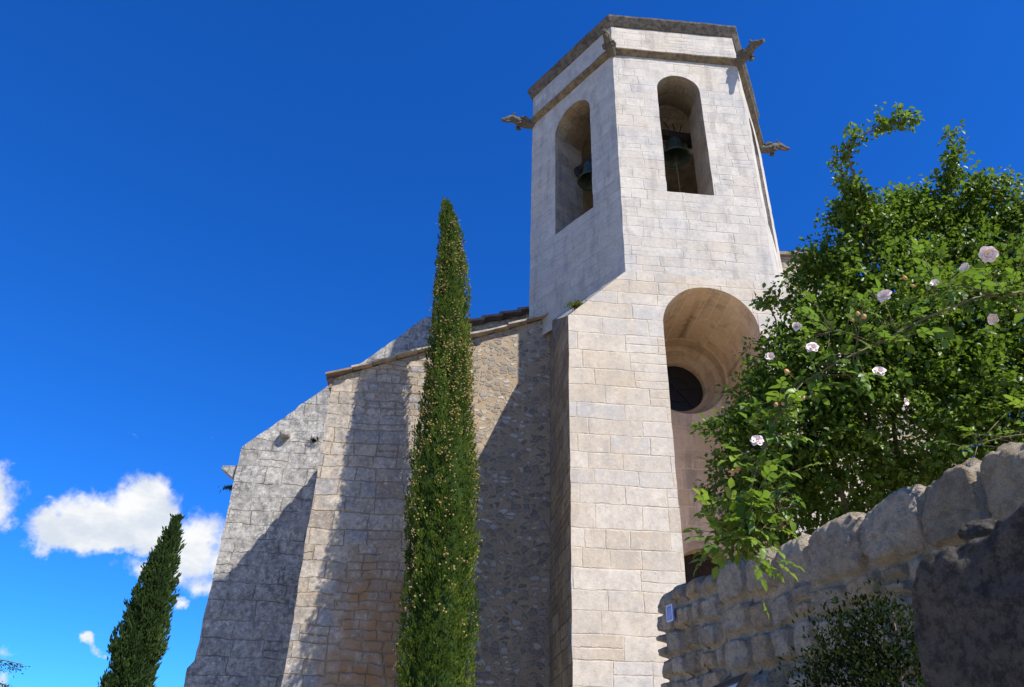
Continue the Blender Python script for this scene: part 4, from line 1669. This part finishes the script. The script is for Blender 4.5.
def lobes_cloud(lobes, n_clump, per, spread, shell=.55):
    """leaf positions in clumps near the surface of overlapping lobes; returns P, outward dir"""
    cs = np.array([tuple(l[0]) for l in lobes])
    rs = np.array([l[1] for l in lobes])
    w = rs ** 2
    w = w / w.sum()
    P, O = [], []
    pick = rng.choice(len(lobes), n_clump, p=w)
    d = rand_dirs(n_clump)
    k = rng.uniform(shell, 1.03, n_clump) ** .6
    cc = cs[pick] + d * (rs[pick] * k)[:, None]
    keep = []
    # drop clumps deep inside some other lobe
    for i in range(n_clump):
        dist = np.linalg.norm(cs - cc[i], axis=1) / rs
        keep.append(np.min(dist) > .45)
    keep = np.array(keep)
    cc, d = cc[keep], d[keep]
    for i in range(len(cc)):
        m_ = rng.poisson(per) + 3
        tw_d = d[i] + rng.normal(size=3) * .5 + np.array([0, 0, .25])
        tw_d /= np.linalg.norm(tw_d)
        t_ = rng.uniform(-1, 1, m_)
        P.append(cc[i] + tw_d * (t_ * spread * 1.5)[:, None] + rng.normal(size=(m_, 3)) * spread * .42)
        O.append(np.repeat(tw_d[None], m_, 0) * .5 + rng.normal(size=(m_, 3)) * .8 + d[i] * .3)
    return np.concatenate(P), np.concatenate(O)


def scatter_leaves(name, P, O, L0, L1, ratio, mat, parent, mean=.5, upn=.8, droop=.2):
    n = len(P)
    D = O + np.array([0, 0, -droop])
    Nn = rng.normal(size=(n, 3)) * .65 + np.array([0, 0, upn]) + np.array(sun_dir) * .35
    L_ = rng.uniform(L0, L1, n)
    t_ = np.clip(rng.normal(mean, .23, n), 0, 1)
    return leaf_mesh(name, P, D, Nn, L_, L_ * ratio * rng.uniform(.8, 1.2, n), t_, mat, parent)


def lb(px, py, zc, r_px):
    return (at(px, py, zc), r_px * zc / F_PX)


bush_lobes = [lb(890, 330, 4.7, 88), lb(955, 300, 4.9, 80), lb(1010, 330, 4.6, 90), lb(835, 370, 4.6, 72), lb(800, 430, 4.5, 62), lb(765, 455, 4.5, 48),
              lb(900, 420, 4.5, 95), lb(985, 420, 4.2, 85), lb(845, 470, 4.6, 72), lb(790, 510, 4.6, 52), lb(870, 270, 4.8, 46), lb(925, 238, 5.0, 44),
              lb(820, 300, 4.8, 42), lb(1030, 250, 4.9, 46), lb(785, 370, 4.7, 42), lb(740, 440, 4.5, 28), lb(762, 400, 4.6, 30), lb(748, 500, 4.55, 30),
              lb(975, 235, 5.0, 30), lb(870, 235, 4.9, 26), lb(1060, 400, 4.4, 90), lb(940, 360, 4.6, 80), lb(850, 222, 4.85, 22), lb(905, 222, 4.95, 28), lb(957, 205, 4.95, 22), lb(1005, 215, 4.95, 26), lb(820, 272, 4.8, 26), lb(862, 195, 4.78, 14), lb(885, 222, 4.85, 26), lb(912, 212, 4.9, 22), lb(955, 172, 4.9, 12), lb(975, 190, 4.9, 14), lb(870, 380, 4.6, 70), lb(1120, 330, 4.5, 110), lb(1190, 400, 4.2, 110), lb(1080, 480, 4.0, 70), lb(1250, 330, 4.3, 120), lb(1180, 500, 3.8, 80)]
bz = at(900, 560, 4.7)
bush = empty('rose_bush', (bz.x, bz.y, ground_h(bz.x, bz.y)), 0, 'big dense green bush with small pale roses behind the stone wall', 'bush')
off = np.array(tuple(bush.location))
P, O = lobes_cloud(bush_lobes, 9000, 16, .052, .35)
stems = MB()
P2, O2 = [], []


def shoot(pts, zc, r0, n_side, leaf_n, spread=.05):
    path = [at(x, y, zc + dz) for x, y, dz in pts]
    # densify
    fine = []
    for i in range(len(path) - 1):
        for k in range(8):
            fine.append(path[i].lerp(path[i + 1], k / 8) + Vector((random.gauss(0, .004), random.gauss(0, .004), random.gauss(0, .004))))
    fine.append(path[-1])
    n_ = len(fine)
    stems.tube([p - Vector(bush.location) for p in fine], [r0 * (1 - .75 * i / n_) for i in range(n_)], 6)
    for k in range(leaf_n):
        f = (random.random() ** .75) * (n_ - 1)
        i = int(min(f, n_ - 2))
        p = fine[i].lerp(fine[i + 1], f - i)
        d = (fine[i + 1] - fine[i]).normalized()
        P2.append(tuple(p + Vector((random.gauss(0, spread), random.gauss(0, spread), random.gauss(0, spread)))))
        O2.append(tuple(d * .4 + Vector((random.gauss(0, .8), random.gauss(0, .8), random.gauss(0, .6)))))
    for k in range(n_side):
        f = random.uniform(.15, .95) * (n_ - 1)
        i = int(min(f, n_ - 2))
        p = fine[i]
        d = Vector((random.gauss(0, 1), random.gauss(0, 1), random.gauss(.4, .7))).normalized()
        l = random.uniform(.05, .13)
        q = p + d * l
        stems.tube([p - Vector(bush.location), p.lerp(q, .5) - Vector(bush.location) + Vector((0, 0, .01)), q - Vector(bush.location)], [.004, .003, .0015], 5)
        for j in range(26):
            t_ = random.uniform(.1, 1)
            P2.append(tuple(p.lerp(q, t_) + Vector((random.gauss(0, .022), random.gauss(0, .022), random.gauss(0, .022)))))
            O2.append(tuple(d * .5 + Vector((random.gauss(0, .8), random.gauss(0, .8), random.gauss(0, .6)))))


random.seed(41)
shoot([(880, 290, 0), (866, 235, 0), (858, 190, 0), (848, 155, 0), (856, 138, 0), (880, 128, 0), (905, 121, 0), (914, 118, 0)], 4.75, .010, 14, 240, .026)
shoot([(860, 260, 0), (850, 210, 0), (843, 180, 0), (840, 150, 0)], 4.8, .008, 12, 190, .026)
shoot([(930, 280, 0), (944, 220, 0), (950, 170, 0), (958, 128, 0)], 4.9, .009, 13, 190, .03)
shoot([(960, 270, 0), (978, 210, 0), (1000, 185, 0), (1012, 178, 0)], 4.9, .008, 11, 140, .03)
shoot([(975, 280, 0), (1000, 225, 0), (1018, 210, 0), (1034, 214, 0)], 4.9, .008, 9, 90, .04)
shoot([(1000, 280, 0), (1015, 240, 0), (1030, 200, 0)], 4.8, .008, 7, 80, .04)
shoot([(800, 380, 0), (770, 310, 0), (766, 300, 0)], 4.75, .007, 5, 60, .03)
shoot([(760, 430, 0), (722, 425, 0), (708, 428, 0)], 4.55, .006, 5, 50, .025)
shoot([(760, 450, 0), (720, 470, 0), (712, 500, 0), (714, 520, 0)], 4.5, .007, 8, 80, .025)
shoot([(775, 500, 0), (735, 515, 0), (722, 532, 0)], 4.5, .007, 6, 60, .025)
for (a, b) in ((900, 860), (980, 990), (840, 800), (1020, 1040), (930, 950), (880, 880)):
    p0 = at(a, 560, 4.7)
    p1 = at(b, 330 + random.uniform(-40, 40), 4.75)
    p0.z = bush.location.z - .1
    q = p0.lerp(p1, .5) + Vector((random.gauss(0, .1), random.gauss(0, .1), .1))
    stems.tube([p0 - Vector(bush.location), q - Vector(bush.location), p1 - Vector(bush.location)], [.03, .02, .008], 7)
stems.build('stem', MT['cane'], bush)
scatter_leaves('foliage', P - off, O, .020, .042, .64, MT['bush_leaf'], bush, .46)
scatter_leaves('shoot_leaves', np.array(P2) - off, np.array(O2), .022, .042, .62, MT['bush_leaf'], bush, .62)

# climbing rose in front: arching cane with large five-fingered leaves and pink blooms
cz = at(1040, 560, 3.6)
rose = empty('climbing_rose', (cz.x, cz.y, ground_h(cz.x, cz.y)), 0, 'arching rose cane with large bright leaves and pale pink blooms before the bush', 'rose')
roff = Vector(rose.location)
cane = MB()
RP, RD, RN, RL, RW, RT = [], [], [], [], [], []


def compound(p, d, L, tint):
    """rose leaf: stalk with five leaflets"""
    d = d.normalized()
    up = (Vector((0, 0, 1)) + Vector(sun_dir) * .5 + Vector((random.gauss(0, .35), random.gauss(0, .35), random.gauss(0, .2)))).normalized()
    x = d.cross(up)
    if x.length < .1:
        return
    x.normalize()
    nrm = x.cross(d)
    spec = [(1.0, 0, 1.0), (.62, 1, .85), (.62, -1, .85), (.30, 1, .7), (.30, -1, .7)]
    for f, sd, k in spec:
        b = p + d * L * f * .62 - nrm * L * .08 * f * f
        ld = d + x * sd * 1.1 + Vector((random.gauss(0, .12), random.gauss(0, .12), random.gauss(0, .12))) if sd else d + Vector((random.gauss(0, .1), random.gauss(0, .1), -.15))
        RP.append(tuple(b - roff))
        RD.append(tuple(ld))
        RN.append(tuple(nrm + Vector((random.gauss(0, .2), random.gauss(0, .2), random.gauss(0, .2)))))
        RL.append(L * .47 * k * random.uniform(.85, 1.15))
        RW.append(L * .29 * k * random.uniform(.85, 1.15))
        RT.append(min(1, max(0, tint + random.gauss(0, .08))))
    cane.tube([p - roff, p + d * L * .6 - roff], [.0018, .001], 4)


def rose_cane(pts, r0, n_leaf, L, tint=.5):
    path = [at(x, y, zc) for x, y, zc in pts]
    fine = []
    for i in range(len(path) - 1):
        for k in range(8):
            fine.append(path[i].lerp(path[i + 1], k / 8))
    fine.append(path[-1])
    n_ = len(fine)
    cane.tube([p - roff for p in fine], [r0 * (1 - .7 * i / n_) for i in range(n_)], 7)
    for k in range(n_leaf):
        f = random.random() * (n_ - 1)
        i = int(min(f, n_ - 2))
        p = fine[i].lerp(fine[i + 1], f - i)
        d = (fine[i + 1] - fine[i]).normalized() * random.uniform(-.1, .7) + Vector((random.gauss(0, .75), random.gauss(-.25, .6), random.gauss(.15, .55)))
        # a short side twig carries some leaves away from the cane
        if random.random() < .55:
            q = p + d.normalized() * random.uniform(.04, .16)
            cane.tube([p - roff, q - roff], [.0022, .0014], 4)
            p = q
        compound(p, d, L * random.uniform(.75, 1.2), tint + random.gauss(0, .18))


random.seed(77)
rose_cane([(1075, 330, 3.5), (1024, 292, 3.4), (975, 298, 3.35), (925, 318, 3.3), (880, 342, 3.25), (838, 362, 3.2), (800, 384, 3.2), (775, 420, 3.2), (762, 452, 3.2)], .007, 88, .105, .45)
rose_cane([(1075, 360, 3.5), (1010, 300, 3.4), (960, 285, 3.3), (930, 290, 3.3)], .005, 34, .10, .5)
rose_cane([(870, 346, 3.25), (840, 330, 3.2), (815, 335, 3.2)], .004, 14, .095, .5)
rose_cane([(790, 392, 3.2), (765, 440, 3.1), (752, 485, 3.05), (752, 520, 3.0), (748, 545, 3.0)], .006, 42, .11, .62)
rose_cane([(758, 490, 3.05), (745, 512, 3.0), (734, 530, 3.0), (727, 538, 3.0)], .004, 38, .105, .85)
rose_cane([(755, 505, 3.05), (746, 540, 3.0), (742, 560, 3.0)], .004, 34, .105, .78)
rose_cane([(760, 470, 3.1), (775, 500, 3.1), (780, 520, 3.1)], .004, 16, .10, .6)
rose_cane([(1060, 430, 3.3), (1010, 436, 3.3), (960, 448, 3.3)], .004, 20, .09, .75)
# canes run down to the root behind the wall
cane.tube([Vector((0, 0, -.1)), (at(1080, 420, 3.55) - roff), (at(1075, 330, 3.5) - roff)], [.016, .011, .007], 7)
cane.build('cane', MT['cane'], rose)
leaf_mesh('foliage', RP, RD, RN, RL, RW, RT, MT['rose_leaf'], rose, fold=.18, curl=.2)


def bloom(parent, p, r, face, n_pet=12, closed=0.):
    """open rose: rings of broad cupped petals round yellow stamens"""
    face = Vector(face).normalized()
    x = face.cross(Vector((.2, .3, .9))).normalized()
    y = face.cross(x)
    V, Fc, T = [], [], []
    for ring, (cnt, op, ln) in enumerate(((6, 1.0 - closed, 1.), (5, .72 - closed * .6, .82), (4, .40, .6))):
        for k in range(cnt):
            a = 2 * math.pi * (k + .5 * ring) / cnt + random.gauss(0, .12)
            rad_ = x * math.cos(a) + y * math.sin(a)
            tan_ = face.cross(rad_)
            d = (rad_ * op + face * (1.05 - op * .85)).normalized()
            nrm = tan_.cross(d)
            if nrm.dot(face) < 0:
                nrm = -nrm
            L_ = r * ln * random.uniform(.9, 1.1)
            cup = random.uniform(.05, .5)
            tl = random.uniform(-.35, .35)
            i0 = len(V)
            for i in range(5):
                f = i / 4
                w = L_ * (.16 + .42 * math.sin(min(1, f * 1.08) * 2.25)) * (1 if f < .95 else .62)
                for j in range(5):
                    g_ = j / 2 - 1
                    q = rad_ * r * .06 + d * L_ * (f - .10 * g_ * g_ * f) + tan_ * w * g_ + nrm * (cup * w * g_ * g_ + tl * L_ * f * g_ * .5 - .22 * L_ * f * f + random.gauss(0, .035) * r)
                    V.append(tuple(q))
            for i in range(4):
                for j in range(4):
                    Fc.append([i0 + i * 5 + j, i0 + i * 5 + j + 1, i0 + i * 5 + j + 6, i0 + i * 5 + j + 5])
                    T.append(min(1, max(0, .75 - .12 * ring + random.gauss(0, .05) - .12 * (i < 1))))
    me = bpy.data.meshes.new('flower')
    me.from_pydata(V, [], Fc)
    me.polygons.foreach_set('use_smooth', [True] * len(Fc))
    at_ = me.attributes.new('tint', 'FLOAT', 'FACE')
    at_.data.foreach_set('value', T)
    me.materials.append(MT['petal'])
    o = bpy.data.objects.new('flower', me)
    COL.objects.link(o)
    o.parent = parent
    o.location = p - Vector(parent.location)
    st = MB()
    st.lathe([(0, r * .2), (r * .11, r * .15), (r * .13, r * .08), (0, 0)], (0, 0, 0), tuple(face), 10)
    st.build('stamens', MT['stamen'], o)
    return o


random.seed(9)
tocam = lambda p: (Vector((0, 0, EYE)) - p).normalized()
for (px, py, zc, rp, cl) in ((884, 296, 3.15, 11, 0), (988, 254, 3.2, 12, .1), (966, 268, 3.2, 8, .5), (935, 284, 3.2, 7, .4), (812, 348, 3.1, 9, .1), (994, 319, 3.2, 9, .3), (757, 441, 3.0, 10, .1), (879, 372, 3.15, 9, .3)):
    p = at(px, py, zc)
    bloom(rose, p, rp * .68 * zc / F_PX, tocam(p) + Vector((random.gauss(0, .4), random.gauss(0, .3), random.gauss(.3, .3))), closed=cl)
for (px, py, zc, rp, cl) in ((797, 327, 4.35, 5, .4), (770, 357, 4.4, 5, .4), (905, 402, 3.75, 4, .4)):
    p = at(px, py, zc)
    bloom(bush, p, rp * zc / F_PX, tocam(p) + Vector((random.gauss(0, .4), random.gauss(0, .3), .3)), closed=cl)
for (px, py) in ((864, 317), (853, 320), (858, 314), (789, 400), (783, 404), (739, 468), (733, 472), (731, 497), (742, 493), (776, 405), (787, 372), (803, 398), (700, 536), (788, 523), (782, 528), (913, 286), (905, 278)):
    hm = MB()
    zc = 3.06 if px < 790 and py > 430 else 3.12
    p = at(px, py, zc)
    r_ = random.uniform(1.6, 2.7) * zc / F_PX
    hm.lathe([(0, r_ * 1.5), (r_ * .7, r_ * 1.1), (r_, 0), (r_ * .8, -r_ * .8), (0, -r_ * 1.1)], tuple(p - roff), (random.gauss(0, .4), random.gauss(0, .4), 1), 9)
    hm.build('rose_hip', MT['bud'], rose)

# shrub between wall and boulder, its shade put into the leaf colour
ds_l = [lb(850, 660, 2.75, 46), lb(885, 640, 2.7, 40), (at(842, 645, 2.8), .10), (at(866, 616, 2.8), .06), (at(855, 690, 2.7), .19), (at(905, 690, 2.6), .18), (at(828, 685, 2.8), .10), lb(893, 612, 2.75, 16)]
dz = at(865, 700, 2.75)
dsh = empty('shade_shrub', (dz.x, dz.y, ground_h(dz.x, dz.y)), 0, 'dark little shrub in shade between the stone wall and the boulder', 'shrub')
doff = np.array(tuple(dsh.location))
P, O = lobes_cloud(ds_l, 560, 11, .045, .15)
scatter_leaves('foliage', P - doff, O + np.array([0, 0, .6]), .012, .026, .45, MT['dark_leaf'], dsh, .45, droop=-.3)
m = MB()
for k in range(9):
    q = ds_l[k % len(ds_l)][0] - Vector(dsh.location)
    m.tube([(random.gauss(0, .04), random.gauss(0, .04), -.1), tuple(q * .5 + Vector((random.gauss(0, .05), random.gauss(0, .05), 0))), tuple(q)], [.012, .008, .003], 6)
m.build('stem', MT['bark'], dsh)


# weeds rooted in the masonry
def weed(name, p, r, n, label, mat, up=1.0, L=(.06, .16)):
    e = empty(name, p, 0, label, 'plant')
    PP = rng.normal(size=(n, 3)) * r * np.array([1, .6, .25])
    DD = rng.normal(size=(n, 3)) * .6 + np.array([0, -.2, up])
    blade_mesh('foliage', PP, DD, rng.uniform(L[0], L[1], n), rng.uniform(.012, .03, n), np.clip(rng.normal(.5, .25, n), 0, 1), mat, e)
    return e


weed('wall_weed', chw(-1.0, .12, 8.78), .09, 260, 'yellowish weed tuft on the sloping shoulder of the bell tower', MT['weed'], 1.0, (.04, .13))
weed('wall_weed', chw(-6.78, EV - .05, 7.86), .05, 45, 'small green weed growing from the rear wall near its raking top', MT['dark_leaf'], .6)
weed('wall_weed', chw(-8.60, EV + .1, 6.62), .10, 90, 'dark weed hanging under the stone waterspout', MT['dark_leaf'], -.9)
